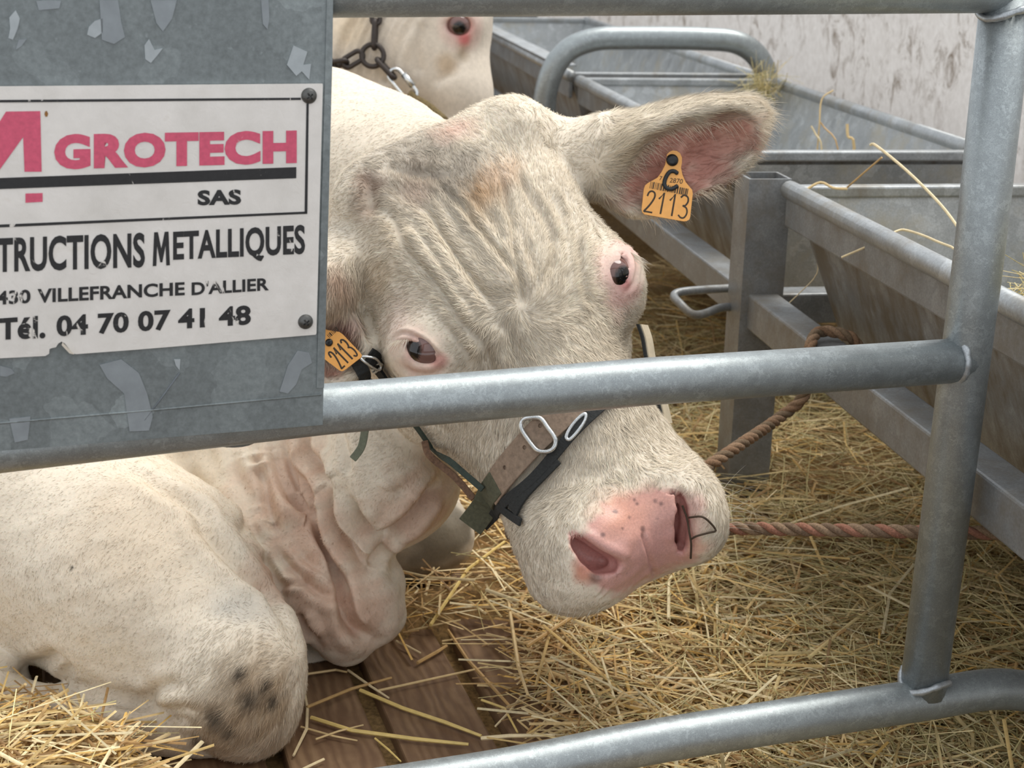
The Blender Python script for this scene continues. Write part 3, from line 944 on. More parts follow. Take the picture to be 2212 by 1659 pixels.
# --- fur: short blades that follow the lie of the coat
me = body.data
VN = np.empty(len(me.vertices) * 3, np.float32); me.vertices.foreach_get('normal', VN); VN = VN.reshape(-1, 3)
whorl = trace([(1129, 660)], COW)[0]
earA, earT = at(1300, 335, 1.72), at(1650, 235, 1.70)
Vh = (V - HO) @ HB.T
head_w = np.clip(1.5 - np.abs(Vh[:, 0]) / .13, 0, 1) * np.clip(1.4 - np.abs(Vh[:, 1] - .02) / .28, 0, 1) * np.clip((Vh[:, 2] + .2) / .06, 0, 1)
ear_w = np.clip((VX - 1270) / 60, 0, 1) * np.clip((470 - VY) / 40, 0, 1) * (VZ < 1.85)
ear2_w = np.clip((800 - VX) / 20, 0, 1) * np.clip((830 - VY) / 40, 0, 1) * np.clip((VY - 540) / 30, 0, 1) * (VZ < 1.72)
dirv = np.tile(unit(np.array([-.55, .05, -.75])), (len(V), 1))
rad = V - whorl
rad /= np.linalg.norm(rad, axis=1, keepdims=True) + 1e-6
sw = np.cross(VN, rad) * np.clip(1 - np.linalg.norm(V - whorl, axis=1) / .07, 0, 1)[:, None] * .9
dirv = dirv * (1 - head_w)[:, None] + (rad + sw) * head_w[:, None]
dirv = dirv * (1 - ear_w)[:, None] + (unit(earT - earA) + AD * .15) * ear_w[:, None]
dirv = dirv * (1 - ear2_w)[:, None] + unit(AD - .2 * AR) * ear2_w[:, None]
dirv += (.30 * np.stack([wob(V, 45, 5, 31), wob(V, 45, 5, 32), wob(V, 45, 5, 33)], 1) + .18 * np.stack([wob(V, 190, 5, 34), wob(V, 190, 5, 35), wob(V, 190, 5, 36)], 1))
dirv -= VN * (dirv * VN).sum(1, keepdims=True)
dirv /= np.linalg.norm(dirv, axis=1, keepdims=True) + 1e-6
LEN = .006 + .0075 * head_w + .011 * ear_w + .010 * ear2_w
knee = np.clip(1.4 - np.linalg.norm(V - trace([(540, 1530)], COW)[0], axis=1) / .075, 0, 1)
LEN += .007 * knee
LEN *= np.where(VZ > 1.74, np.clip(1 - bodyness * .35, .5, 1), 1)
# bare skin: nose pad, lids, inside of the ear
DEN = np.ones(len(V)) * (.5 + .5 * np.clip(head_w + ear_w + ear2_w + knee, 0, 1))
padc = trace([(1385, 1165)], COW)[0]
DEN[pad] = 0
LEN *= np.clip(.45 + np.where(ins, 0, pe) / 90, .45, 1) ** np.where(VZ < 1.68, 1, 0)
for ex, r_ in ((eyeL, .027), (eyeR, .022)):
    d = np.linalg.norm(V - ex, axis=1)
    DEN *= np.clip((d - r_ * .8) / (r_ * .5), 0, 1); LEN *= np.clip(.35 + .65 * (d - r_) / .03, .35, 1)
for px, py, r_ in ((1265, 1215, 34), (1330, 1275, 24), (1500, 1170, 26), (1480, 1090, 22)):
    d = np.linalg.norm(V - trace([(px, py)], COW)[0], axis=1) / (r_ * 1.52 / FPX)
    DEN *= np.clip(d - .6, 0, 1)
inear = (COL[:, 0] > COL[:, 1] * 1.7) & (ear_w > .3)
DEN[inear] *= .16
vis = (((CAM - V) * VN).sum(1) / np.linalg.norm(CAM - V, axis=1) > -.45) & (VX > -260) & (VX < 2350) & (VY > -60) & (VY < 1760) & (VZ < 2.3)
DEN *= vis
NF = 360000
rg = np.random.RandomState(11)
qd = DEN[Q].min(1)
qa = np.linalg.norm(np.cross(V[Q[:, 2]] - V[Q[:, 0]], V[Q[:, 3]] - V[Q[:, 1]]), axis=1) / 2
pw = qd * qa * (1.65 / np.maximum(VZ[Q[:, 0]], 1.3)) ** 2
ch = rg.choice(len(Q), NF, p=pw / pw.sum())
a, b = rg.rand(NF, 1), rg.rand(NF, 1)
W4 = np.concatenate([(1 - a) * (1 - b), a * (1 - b), a * b, (1 - a) * b], 1)
def it(A): return (A[Q[ch]] * (W4[:, :, None] if A.ndim == 2 else W4)).sum(1)
P0 = it(V); N0 = it(VN); N0 /= np.linalg.norm(N0, axis=1, keepdims=True); T = it(dirv); L = it(LEN)[:, None]; C0 = it(COL)
T += rg.normal(0, .16, (NF, 3)); T -= N0 * (T * N0).sum(1, keepdims=True); T /= np.linalg.norm(T, axis=1, keepdims=True)
L = L * rg.uniform(.55, 1.25, (NF, 1))
S = np.cross(N0, T)
cur = rg.normal(0, .22, (NF, 1))
lift = rg.uniform(.12, .42, (NF, 1))
P1 = P0 - N0 * .0008 + (T * .9 + N0 * lift) * L * .5
P2 = P1 + (T * .95 + N0 * (lift - .22) + S * cur) * L * .5
wd = rg.uniform(.00022, .00042, (NF, 1)) * np.where(it(head_w)[:, None] > .3, 1, .85)
FV = np.stack([P0 - N0 * .0008 - S * wd, P0 - N0 * .0008 + S * wd, P1 + S * wd * .8, P1 - S * wd * .8, P2], 1).reshape(-1, 3)
i5 = np.arange(NF)[:, None] * 5
tri = np.concatenate([i5 + np.array([[0, 1, 2]]), i5 + np.array([[0, 2, 3]]), i5 + np.array([[3, 2, 4]])], 1).reshape(-1, 3)
FURM = attr_mat('cow_fur', 'Col', 0.65, normal='fur_n', var=0.06, scale=300, spec=0.25, thru=0.3)
fur = np_mesh('fur', FV, tri, 3, FURM, cow)
tone = rg.normal(1.16, .10, (NF, 1))
FC = np.repeat(np.clip(C0 * tone * np.array([1.0, .995, .98]), .01, 1), 5, 0)
set_color(fur, 'Col', np.clip(FC.reshape(-1, 3), 0, 1))
fn = (N0 + .28 * T * rg.normal(0, .5, (NF, 1)) + .30 * S * rg.normal(0, 1, (NF, 1)))
fn /= np.linalg.norm(fn, axis=1, keepdims=True)
at_ = fur.data.attributes.new('fur_n', 'FLOAT_VECTOR', 'POINT')
at_.data.foreach_set('vector', np.repeat(fn, 5, 0).astype(np.float32).ravel())
tag(fur, 'short cream fur of the cow', kind='stuff')

# long hairs: eyelashes, ear fringe, whiskers
def translucent(name, c3):
    m = plain(name, tuple(c3), .5, 0, .08, 200)
    nt = m.node_tree; b = nt.nodes['Principled BSDF']
    tr = N(nt, 'ShaderNodeBsdfTranslucent'); mx = N(nt, 'ShaderNodeMixShader')
    tr.inputs[0].default_value = (*c3, 1); mx.inputs[0].default_value = .45
    nt.links.new(b.outputs[0], mx.inputs[1]); nt.links.new(tr.outputs[0], mx.inputs[2])
    nt.links.new(mx.outputs[0], nt.nodes['Material Output'].inputs[0])
    return m
def hairs(name, roots, dirs, lens, droop, w, c3, parent, seg=4, jit=.15, seed=1):
    r = np.random.RandomState(seed)
    VV, FF = [], []
    for p, d, l in zip(roots, dirs, lens):
        d = unit(d + r.normal(0, jit, 3)); x = unit(np.cross(d, AF + r.normal(0, .3, 3)))
        b0 = len(VV)
        q = np.array(p, float)
        for s in range(seg + 1):
            ww = w * (1 - s / seg * .9)
            VV += [q - x * ww, q + x * ww]
            q = q + d * l / seg
            d = unit(d + droop * (1 / seg))
        for s in range(seg):
            k = b0 + 2 * s
            FF.append((k, k + 1, k + 3, k + 2))
    m = bpy.data.materials.get(name + '_hair') or translucent(name + '_hair', c3)
    return tag(mesh_obj(name, VV, FF, m, parent), kind='stuff')
hr = np.random.RandomState(5)
lid = P3([(850, 742), (858, 734), (868, 730), (884, 730)], 22)
hairs('eyelashes', lid, [unit(-AR * (1.0 - .75 * i / len(lid)) + AD * .65 - AF * .5) for i in range(len(lid))], hr.uniform(.008, .020, len(lid)), AD * .5, .00024, lin(236, 228, 214), cow, seed=2)
lid = P3([(1362, 545), (1368, 552), (1370, 562)], 25)
hairs('eyelashes', lid, [unit(AR * .8 + AD * .45 - AF * .3)] * len(lid), hr.uniform(.010, .024, len(lid)), AD * .4, .00028, lin(240, 232, 218), cow, seed=3)
fr = P3([(1470, 216), (1560, 212), (1630, 212), (1655, 240), (1648, 262), (1620, 310), (1590, 350), (1540, 400), (1500, 438), (1430, 462), (1380, 462)], 60)
fr = fr[np.abs(proj(fr)[2] - 1.7) < .12]
hairs('ear_fringe', fr, [unit(AR * .9 + AD * (.1 + .5 * i / len(fr)) - AF * .2) for i in range(len(fr))], hr.uniform(.008, .030, len(fr)), AD * .25, .00026, lin(236, 224, 204), cow, jit=.35, seed=4)
ie = P3([(1300, 430), (1330, 400), (1360, 350), (1400, 310), (1450, 280), (1520, 262), (1600, 256)], 30)
hairs('ear_fringe', ie, [unit(AR * .9 + AD * (.35 + .5 * i / len(ie)) - AF * .3) for i in range(len(ie))], hr.uniform(.012, .034, len(ie)), AD * .2, .00024, lin(226, 206, 186), cow, jit=.3, seed=6)
wk = np.concatenate([P3([(1540, 1010), (1560, 1060), (1572, 1110), (1570, 1140)], 6), P3([(1200, 1300), (1260, 1320), (1330, 1300)], 4)])
hairs('whiskers', wk, [unit(AR * (1 if i < 19 else -.3) - AD * (.15 if i < 19 else -1)) for i in range(len(wk))], hr.uniform(.02, .055, len(wk)), AD * .4, .00018, lin(226, 222, 210), cow, seed=7, jit=.3)
print('fur done', round(time.time() - T0, 1))
# ------------------------------------------------------------------ lettering
def text_mesh(body_, bold=0.0):
    cu = bpy.data.curves.new('txt', 'FONT')
    cu.body = body_; cu.size = 1.0; cu.offset = bold; cu.resolution_u = 4; cu.space_character = 1 + max(0, bold - .02) * 2.2
    o = bpy.data.objects.new('txt', cu); col.objects.link(o)
    dg = bpy.context.evaluated_depsgraph_get(); dg.update()
    m = bpy.data.meshes.new_from_object(o.evaluated_get(dg))
    V_ = np.array([v.co[:] for v in m.vertices]); F_ = [tuple(p.vertices) for p in m.polygons]
    bpy.data.objects.remove(o); bpy.data.curves.remove(cu); bpy.data.meshes.remove(m)
    lo_, hi_ = V_.min(0), V_.max(0)
    return (V_ - lo_) / np.maximum(hi_ - lo_, 1e-9), F_
def put_text(name, body_, quad, where, mat, parent, bold=0.03):
    """letters warped into the pixel quad BL, BR, TL, TR and laid on the surface `where(px, py)`"""
    V_, F_ = text_mesh(body_, bold)
    BL, BR, TL, TR_ = [np.array(q, float) for q in quad]
    P = []
    for x, y, _ in V_:
        p = (1 - x) * (1 - y) * BL + x * (1 - y) * BR + (1 - x) * y * TL + x * y * TR_
        P.append(where(p[0], p[1]))
    return mesh_obj(name, P, F_, mat, parent)
def worn(name, ink, ground, rough=0.5, scale=70, lo=0.638, hi=0.665):
    """printed ink, scratched through to the ground colour in places"""
    m, nt, b = new_mat(name)
    n1 = tex_noise(nt, scale, 8, 0.7, coord(nt, (1, 1, 0.45)), 1.2)
    n2 = tex_noise(nt, 14, 3, 0.5, coord(nt))
    mu = N(nt, 'ShaderNodeMath', operation='MULTIPLY_ADD'); nt.links.new(n2.outputs[0], mu.inputs[0]); mu.inputs[1].default_value = 0.30; mu.inputs[2].default_value = -0.14
    ad = N(nt, 'ShaderNodeMath', operation='ADD'); nt.links.new(n1.outputs[0], ad.inputs[0]); nt.links.new(mu.outputs[0], ad.inputs[1])
    f = ramp(nt, [(lo, (0, 0, 0)), (hi, (1, 1, 1))], ad.outputs[0])
    g = tex_noise(nt, 300, 3, 0.5, coord(nt))
    ic = mixc(nt, ink, tuple(min(1, x * 1.6 + .01) for x in ink), g.outputs[0])
    nt.links.new(mixc(nt, ic, ground, f), b.inputs['Base Color'])
    b.inputs['Roughness'].default_value = rough
    return m
L3 = lambda r, g, b: tuple(lin(r, g, b))
# sign
m, nt, b = new_mat('sign_white')
n1 = tex_noise(nt, 22, 8, 0.65, coord(nt)); n2 = tex_noise(nt, 95, 6, 0.75, coord(nt, (1, 1, .6)), 1.5)
cA = ramp(nt, [(0.3, L3(216, 212, 206)), (0.62, L3(232, 228, 223)), (0.8, L3(208, 200, 186))], n1.outputs[0])
cB = ramp(nt, [(0.68, (0, 0, 0)), (0.76, (1, 1, 1))], n2.outputs[0])
hf = N(nt, 'ShaderNodeMath', operation='MULTIPLY'); nt.links.new(cB, hf.inputs[0]); hf.inputs[1].default_value = 0.4
nt.links.new(mixc(nt, cA, L3(170, 158, 138), hf.outputs[0]), b.inputs['Base Color'])
b.inputs['Roughness'].default_value = 0.42
bump(nt, b, n2.outputs[0], 0.25, 0.002)
SIGNW = m
INK = worn('black_print', L3(22, 22, 24), L3(222, 217, 210))
RED = worn('faded_red_print', L3(186, 74, 100), L3(214, 190, 190), lo=.69, hi=.74)
sgn = empty('sign', gp(350, 750, SO), 'scratched white metal sign with red and black lettering screwed to grey panel', 'sign')
SG = SO + 0.0030
def sg(x, y): return gp(x, y, SG + 0.0004)
plate = [(-420, 190), (0, 187), (697, 181), (697.5, 184), (683.5, 720), (682, 723), (560, 733), (420, 745), (300, 755), (165, 765), (158, 764), (148, 752), (140, 742), (133, 738), (126, 742), (121, 750), (112, 752), (107, 754), (106, 764), (98, 769), (0, 774), (-420, 806)]
slab('plate', [gp(x, y, SG) for x, y in plate], -GN * 0.0024, SIGNW, sgn)
slab('bent_corner', [gp(135, 739, SG), gp(160, 765, SG), gp(150, 763, SG + .006), gp(133, 745, SG + .004)], GN * .0008, plain('torn_edge', L3(190, 182, 170), .5), sgn)
def strip(name, a, b_, c_, d_, mat): return mesh_obj(name, [sg(*a), sg(*b_), sg(*c_), sg(*d_)], [(0, 1, 2, 3)], mat, sgn)
put_text('lettering', 'GROTECH', [(117, 367), (641, 353), (117, 290), (641, 281)], sg, RED, sgn, .06)
mesh_obj('emblem', [sg(*p) for p in [(13, 241), (87, 240), (90, 371), (53, 371), (50, 296), (-4, 371), (-72, 374)]], [(0, 1, 4, 5, 6), (1, 2, 3, 4)], RED, sgn)
strip('emblem_bar', (55, 418), (92, 417), (92, 436), (55, 438), RED)
strip('thick_line', (-420, 400), (640, 361), (640, 385), (-420, 424), INK)
strip('border_line', (-420, 219), (650, 211), (650, 216), (-420, 225), INK)
strip('border_line', (662, 224), (667, 224), (664, 462), (658, 462), INK)
strip('border_line', (-420, 503), (662, 457), (662, 462), (-420, 510), INK)
put_text('lettering', 'SAS', [(427, 444), (521, 442), (427, 411), (521, 409)], sg, INK, sgn, .045)
put_text('lettering', 'STRUCTIONS', [(-33, 590), (313, 578), (-33, 515), (313, 502)], sg, INK, sgn, .03)
_M = [(0, 0), (.08, 1), (.3, 1), (.5, .5), (.7, 1), (.92, 1), (1, 0), (.79, 0), (.75, .6), (.56, .1), (.44, .1), (.25, .6), (.21, 0)]
mesh_obj('lettering', [sg(330 + 37 * x, 575 - 2 * x - 73 * y) for x, y in _M], [(0, 1, 2, 11, 12), (2, 3, 9, 10, 11), (2, 3, 10), (3, 4, 8, 9), (4, 5, 6, 7, 8)][:2] + [(3, 4, 8, 9), (4, 5, 6, 7, 8)], INK, sgn)
put_text('lettering', 'ETALLIQUES', [(374, 573), (659, 560), (374, 500), (659, 485)], sg, INK, sgn, .03)
put_text('lettering', '430', [(-8, 659), (66, 655), (-8, 629), (66, 625)], sg, INK, sgn, .03)
put_text('lettering', 'VILLEFRANCHE', [(81, 655), (399, 638), (81, 624), (399, 609)], sg, INK, sgn, .03)
put_text('lettering', "D'ALLIER", [(414, 638), (581, 627), (414, 609), (581, 599)], sg, INK, sgn, .03)
put_text('lettering', 'T\u00e9l.', [(-3, 735), (98, 731), (-3, 688), (98, 681)], sg, INK, sgn, .04)
put_text('lettering', '04 70 07 41 48', [(122, 728), (542, 702), (122, 682), (542, 659)], sg, INK, sgn, .035)
mesh_obj('stain', [sg(100 + 4 * math.cos(i), 246 + 7 * math.sin(i)) for i in range(6)], [tuple(range(6))], plain('rust_spot', L3(150, 104, 50)), sgn)
SCREW = galv('screw_steel', (0.12, 0.12, 0.115), 200, 0.7, 0.42)
for sx, sy in ((667.5, 207), (660, 695)):
    c0 = gp(sx, sy, SG); r0 = 16.5 * 1.2 / FPX
    xx, zz = RAIL, np.array([0, 0, 1.])
    Vs, Fs = [], []
    rings, sd = 7, 28
    for i in range(rings - 1):
        t = i / (rings - 1) * math.pi / 2
        for k in range(sd):
            a = 2 * math.pi * k / sd
            Vs.append(c0 + r0 * math.cos(t) * (math.cos(a) * xx + math.sin(a) * zz) + GN * (r0 * .62 * math.sin(t)))
    for i in range(rings - 2):
        for k in range(sd):
            Fs.append((i * sd + k, i * sd + (k + 1) % sd, (i + 1) * sd + (k + 1) % sd, (i + 1) * sd + k))
    Vs.append(c0 + GN * r0 * .62); top = len(Vs) - 1
    for k in range(sd): Fs.append(((rings - 2) * sd + k, (rings - 2) * sd + (k + 1) % sd, top))
    Fs.append(tuple(range(sd))[::-1])
    sco = mesh_obj('screw', Vs, Fs, SCREW, sgn)
    cuts = []
    for a in (35, 125):                       # the cross recess is cut into the head
        d1 = math.cos(math.radians(a)) * xx + math.sin(math.radians(a)) * zz; d2 = np.cross(GN, d1)
        cuts.append(box('cutter', c0 + GN * r0 * .60, d1 * r0 * .46, d2 * r0 * (.11 if a == 35 else .115), GN * r0 * .40, SCREW))
    carve(sco, cuts)

# ------------------------------------------------------------------ ear tags
TAGM = plain('orange_tag_plastic', L3(238, 172, 92), .42, 0, .06, 120)
TAGK = plain('tag_ink', L3(58, 44, 30), .6); MARK = plain('marker_ink', L3(30, 36, 40), .5); STUD = plain('black_stud', L3(24, 24, 26), .3)
GLYPH = {'2': [(0, .74), (.12, .93), (.45, 1), (.82, .92), (.9, .72), (.62, .42), (.25, .16), (0, .0), (.25, .0), (1, .0)], '1': [(.1, .68), (.62, 1), (.62, 0)],
         '3': [(0, .88), (.35, 1), (.85, .93), (.95, .74), (.7, .56), (.4, .53), (.85, .45), (1, .24), (.75, .03), (.35, 0), (0, .1)]}
def ear_tag(label, outline, stud, stud_r, Zt, tilt, texts, bars, cmark, nick):
    c0 = at(*stud, Zt)
    n = unit(-AF + tilt[0] * AR + tilt[1] * AD)
    on = lambda x, y, o=0.0: on_plane(x, y, c0 + n * o, n)
    t = empty('ear_tag', c0, label, 'ear tag')
    slab('plate', [on(x, y) for x, y in outline], -n * .0014, TAGM, t)
    for i, (tx, q) in enumerate(texts):
        if i: put_text('number', tx, q, lambda x, y: on(x, y, .0003), TAGK, t, .0)
        else:
            BL, BR, TL, TR_ = [np.array(p, float) for p in q]
            for j, chr_ in enumerate(tx):
                P = []
                for gx_, gy_ in GLYPH[chr_]:
                    x_ = (j * 1.36 + gx_) / (1.36 * len(tx) - .36)
                    P.append(on(*((1 - x_) * (1 - gy_) * BL + x_ * (1 - gy_) * BR + (1 - x_) * gy_ * TL + x_ * gy_ * TR_), .0001))
                V_, F_ = tube_vf(smooth_path(P, 4) if chr_ != '1' else P, 2.0 * Zt / FPX, 6)
                V_ = [v - n * ((v - c0) @ n) * .7 for v in V_]
                mesh_obj('digit', V_, F_, TAGK, t)
    rb = random.Random(3)
    (x0, y0), (x1, y1), hgt = bars
    Vb, Fb = [], []
    k = 0.0
    L = math.hypot(x1 - x0, y1 - y0); ux, uy = (x1 - x0) / L, (y1 - y0) / L
    while k < L:
        w = rb.choice([1.0, 1.0, 1.8, 2.6])
        x, y = x0 + ux * k, y0 + uy * k
        b0 = len(Vb)
        for dx, dy in ((0, 0), (w, 0), (w, hgt), (0, hgt)):
            Vb.append(on(x + ux * dx - uy * dy, y + uy * dx + ux * dy, .0003))
        Fb.append((b0, b0 + 1, b0 + 2, b0 + 3))
        k += w + rb.choice([1.2, 1.6, 2.4])
    tag(mesh_obj('barcode', Vb, Fb, TAGK, t), kind='stuff')
    if cmark:
        tube('marker_letter', smooth_path([on(x, y, .0003) for x, y in cmark], 5), [.0006] + [.0024] * (len(cmark) * 5 - 6) + [.0020], MARK, t, 8, flat=1)
    # stud
    Vs, Fs = [], []
    rr = stud_r * Zt / FPX; xx = unit(np.cross(n, [0, 0, 1.])); yy = np.cross(n, xx)
    for i in range(6):
        a1 = i / 5 * math.pi / 2
        for k in range(20):
            a = 2 * math.pi * k / 20
            Vs.append(c0 + rr * math.cos(a1) * (math.cos(a) * xx + math.sin(a) * yy) + n * (.0006 + rr * .5 * math.sin(a1)))
    for i in range(5):
        for k in range(20): Fs.append((i * 20 + k, i * 20 + (k + 1) % 20, (i + 1) * 20 + (k + 1) % 20, (i + 1) * 20 + k))
    mesh_obj('stud', Vs, Fs, STUD, t, True)
    tube('pin', [c0 - n * .026, c0 + n * .001], .0022, STUD, t, 10)
    return t
zR = proj(trace([(1452, 346)])[0])[2]; zL = proj(trace([(722, 745)])[0])[2]
rc = [(1440, 340), (1441, 333), (1446, 328), (1453, 325), (1462, 326), (1469, 331), (1473, 340), (1473, 352), (1471, 362), (1474, 377), (1481, 393), (1490, 404), (1495, 410), (1496.5, 418), (1491, 468), (1489, 474), (1483, 477.5), (1477, 478), (1393, 463), (1388, 459), (1386, 453), (1391, 408), (1394, 400), (1400, 395), (1420, 384), (1429, 372), (1437, 356)]
tagR = ear_tag('orange plastic tag marked with a big black C in the raised open ear', rc, (1452, 346), 13.5, zR - .012, (.12, -.10),
               [('2113', [(1391, 456), (1482, 472), (1401, 412), (1489, 423)]), ('2870', [(1446, 394), (1474, 397), (1448, 384), (1476, 387)]), ('7', [(1424, 389), (1430, 390), (1425, 380), (1431, 381)])],
               ((1406, 392), (1488, 408), 15), [(1465, 376), (1456, 370), (1446, 372), (1438, 384), (1435, 398), (1441, 407), (1452, 408), (1464, 401)], 0)
lc = [(697, 709), (708, 713), (733, 717), (740, 722), (778, 762), (781.5, 767), (780, 772), (745, 799), (739, 802), (733, 800), (700, 775), (690, 764), (684, 740)]
tagL = ear_tag('orange plastic tag hanging in the drooping ear close beside the grey panel', lc, (711, 740), 8.5, min(zL, 1.60) - .014, (-.1, -.1),
               [('2113', [(738, 796), (774, 765), (708, 764), (740, 731)])], ((712, 730), (730, 714), -9), None, 0)

# ------------------------------------------------------------------ halter
def lie(px, py, off, zmin=1.40, zmax=1.66, zdef=None):
    p = trace([(px, py)])[0]
    Zp = proj(p)[2]
    if not (zmin < Zp < zmax) and zdef: return at(px, py, zdef), -AF
    n = np.array(BVH.find_nearest(Vector(p))[1]); n = unit(n if n @ AF < 0 else -n)
    return p + n * off, n
def strap(name, pts, wpx, off, mat, parent, thick=.003, zdef=None, n=5):
    px = smooth_path([np.array(p, float) for p in pts], n)
    P, NN = [], []
    for p in px:
        q, nn = lie(p[0], p[1], off, zdef=(p[2] if len(p) > 2 else zdef))
        P.append(q); NN.append(nn)
    P = np.array(P); NN = np.array(NN)
    for _ in range(2):                      # leather is stiff: even out the path
        P[1:-1] = (P[:-2] + 2 * P[1:-1] + P[2:]) / 4; NN[1:-1] = (NN[:-2] + 2 * NN[1:-1] + NN[2:]) / 4
    Vs, Fs = [], []
    for i in range(len(P)):
        t = unit(P[min(i + 1, len(P) - 1)] - P[max(i - 1, 0)])
        nn = unit(NN[i] - t * (NN[i] @ t)); s = np.cross(t, nn)
        w = wpx * proj(P[i])[2] / FPX / 2
        Vs += [P[i] - s * w, P[i] + s * w, P[i] + s * w + nn * thick, P[i] - s * w + nn * thick]
        if i:
            a = 4 * (i - 1)
            for k in range(4): Fs.append((a + k, a + (k + 1) % 4, a + 4 + (k + 1) % 4, a + 4 + k))
    Fs += [(3, 2, 1, 0), (len(Vs) - 4, len(Vs) - 3, len(Vs) - 2, len(Vs) - 1)]
    o = mesh_obj(name, Vs, Fs, mat, parent)
    m_ = o.modifiers.new('bevel', 'BEVEL'); m_.width = .0008; m_.segments = 2
    return o
LEATH = plain('worn_leather', L3(140, 120, 102), .75, 0, .25, 180, .4)
OLIVE = plain('olive_webbing', L3(84, 84, 66), .85, 0, .25, 260, .5)
BLACK = plain('black_webbing', L3(38, 40, 40), .8, 0, .3, 400, .6)
GREEN = plain('dark_green_strap', L3(50, 60, 52), .8, 0, .25, 200, .4)
STEEL = galv('bright_steel', (0.66, 0.68, 0.68), 150, .9, .28)
hal = empty('halter', hd(0, .1, -.16), 'worn leather and webbing halter with steel rings on the cow\'s head', 'halter')
nb = strap('nose_band', [(1290, 838, 1.5), (1240, 868, 1.5), (1204, 905, 1.52), (1165, 943, 1.53), (1128, 985, 1.55), (1097, 1024, 1.57), (1072, 1060, 1.59)], 66, .006, LEATH, hal)
strap('nose_band', [(1085, 1040, 1.58), (1062, 1072, 1.60), (1040, 1105, 1.615), (1016, 1136, 1.625)], 58, .007, OLIVE, hal, zdef=1.6)
strap('webbing_strap', [(1330, 850, 1.5), (1285, 890, 1.51), (1240, 935, 1.52), (1200, 985, 1.54), (1155, 1040, 1.56), (1105, 1080, 1.58), (1070, 1110, 1.61), (1045, 1135, 1.63)], 24, .0055, BLACK, hal)
strap('chin_strap', [(1205, 990, 1.56), (1170, 1030, 1.565), (1135, 1070, 1.58), (1118, 1105, 1.60)], 34, .005, BLACK, hal)
strap('chin_strap', [(1085, 1088, 1.60), (1110, 1110, 1.60), (1136, 1130, 1.60)], 18, .005, BLACK, hal)
strap('cheek_cord', [(890, 895, 1.62), (914, 926, 1.62), (950, 975, 1.60), (1000, 1020, 1.59), (1044, 1058, 1.58)], 14, .004, GREEN, hal)
strap('frayed_strap', [(918, 955, 1.64), (925, 980, 1.63), (948, 1002, 1.63), (985, 1032, 1.62), (1024, 1078, 1.61)], 15, .004, plain('frayed_leather', L3(112, 84, 64), .8, 0, .4, 300, .6), hal)
cuts = []
for hx, hy in ((1173, 920), (1142, 966), (1102, 1009)):       # punched holes, cut into the leather
    q, nn = lie(hx, hy, .0)
    V_, F_ = tube_vf([q + nn * .0068, q + nn * .016], .0023, 12)
    cuts.append(mesh_obj('cutter', V_, F_))
carve(nb, cuts)
ring = [lie(x, y, .011)[0] for x, y in [(1157, 902), (1142, 905), (1136, 916), (1140, 932), (1160, 962), (1172, 974), (1190, 976), (1203, 968), (1206, 950), (1190, 925), (1175, 905)]]
tube('steel_ring', smooth_path(ring, 4, True), .0024, STEEL, hal, 12, closed=True)
ring2 = [lie(x, y, .008)[0] for x, y in [(1262, 898), (1250, 905), (1234, 925), (1226, 945), (1233, 951), (1248, 935), (1262, 912)]]
tube('steel_ring', smooth_path(ring2, 4, True), .0019, STEEL, hal, 12, closed=True)
# buckle end below the rail, cheek piece beside the ear
strap('strap_end', [(792, 900, 1.64), (787, 940, 1.64), (780, 968, 1.64), (762, 992, 1.64)], 17, .006, plain('grey_green_strap', L3(110, 114, 96), .8, 0, .2, 300, .5), hal, zdef=1.66)
strap('cheek_strap', [(770, 768, 1.64), (780, 795, 1.64), (784, 830, 1.63), (786, 880, 1.63)], 30, .004, BLACK, hal, zdef=1.64)
strap('cheek_strap', [(796, 765, 1.60), (815, 785, 1.60), (838, 812, 1.59), (860, 845, 1.59)], 32, .004, BLACK, hal, zdef=1.6)
for pts in ([(788, 775), (797, 772), (802, 782), (796, 790), (788, 785)], [(806, 800), (816, 802), (820, 815), (814, 830), (806, 824)], [(815, 770), (824, 772), (828, 782), (822, 786), (815, 780)]):
    tube('chain_link', smooth_path([lie(x, y, .012, zdef=1.6)[0] for x, y in pts], 4, True), .0014, STEEL, hal, 10, closed=True)
# far side of the halter, seen past the cheek
for pts in ([(1386, 700), (1396, 730), (1404, 775), (1419, 830), (1432, 880), (1440, 915)],):
    pp = [at(x, y, 1.60 + .02 * i / 5) for i, (x, y) in enumerate(pts)]
    Vs = []
    for p in smooth_path(pp, 4): Vs += [p - AR * .006, p + AR * .005 + AF * .02, p + AR * .006 + AF * .022, p - AR * .003]
    Fs = []
    for i in range(len(Vs) // 4 - 1):
        for k in range(4): Fs.append((4 * i + k, 4 * i + (k + 1) % 4, 4 * i + 4 + (k + 1) % 4, 4 * i + 4 + k))
    mesh_obj('cheek_strap', Vs, Fs, BLACK, hal)
    mesh_obj('strap_lining', [v + AR * .003 + AF * .004 for v in map(np.array, Vs)], Fs, plain('pale_lining', L3(206, 192, 166), .8), hal)

TWIG = plain('dark_twig', L3(70, 56, 42), .8)
tw = empty('twig', trace([(1492, 1206)])[0], 'thin dark forked twig stuck to the rim of one nostril', 'twig')
for pts in ([(1474, 1092), (1484, 1120), (1489, 1150), (1493, 1175), (1492, 1206)], [(1488, 1118), (1515, 1116), (1533, 1128), (1546, 1146), (1530, 1151), (1505, 1158), (1494, 1164)]):
    tube('stem', smooth_path([trace([(x, y)])[0] * .994 + CAM * .006 for x, y in pts], 4), .0011, TWIG, tw, 6)

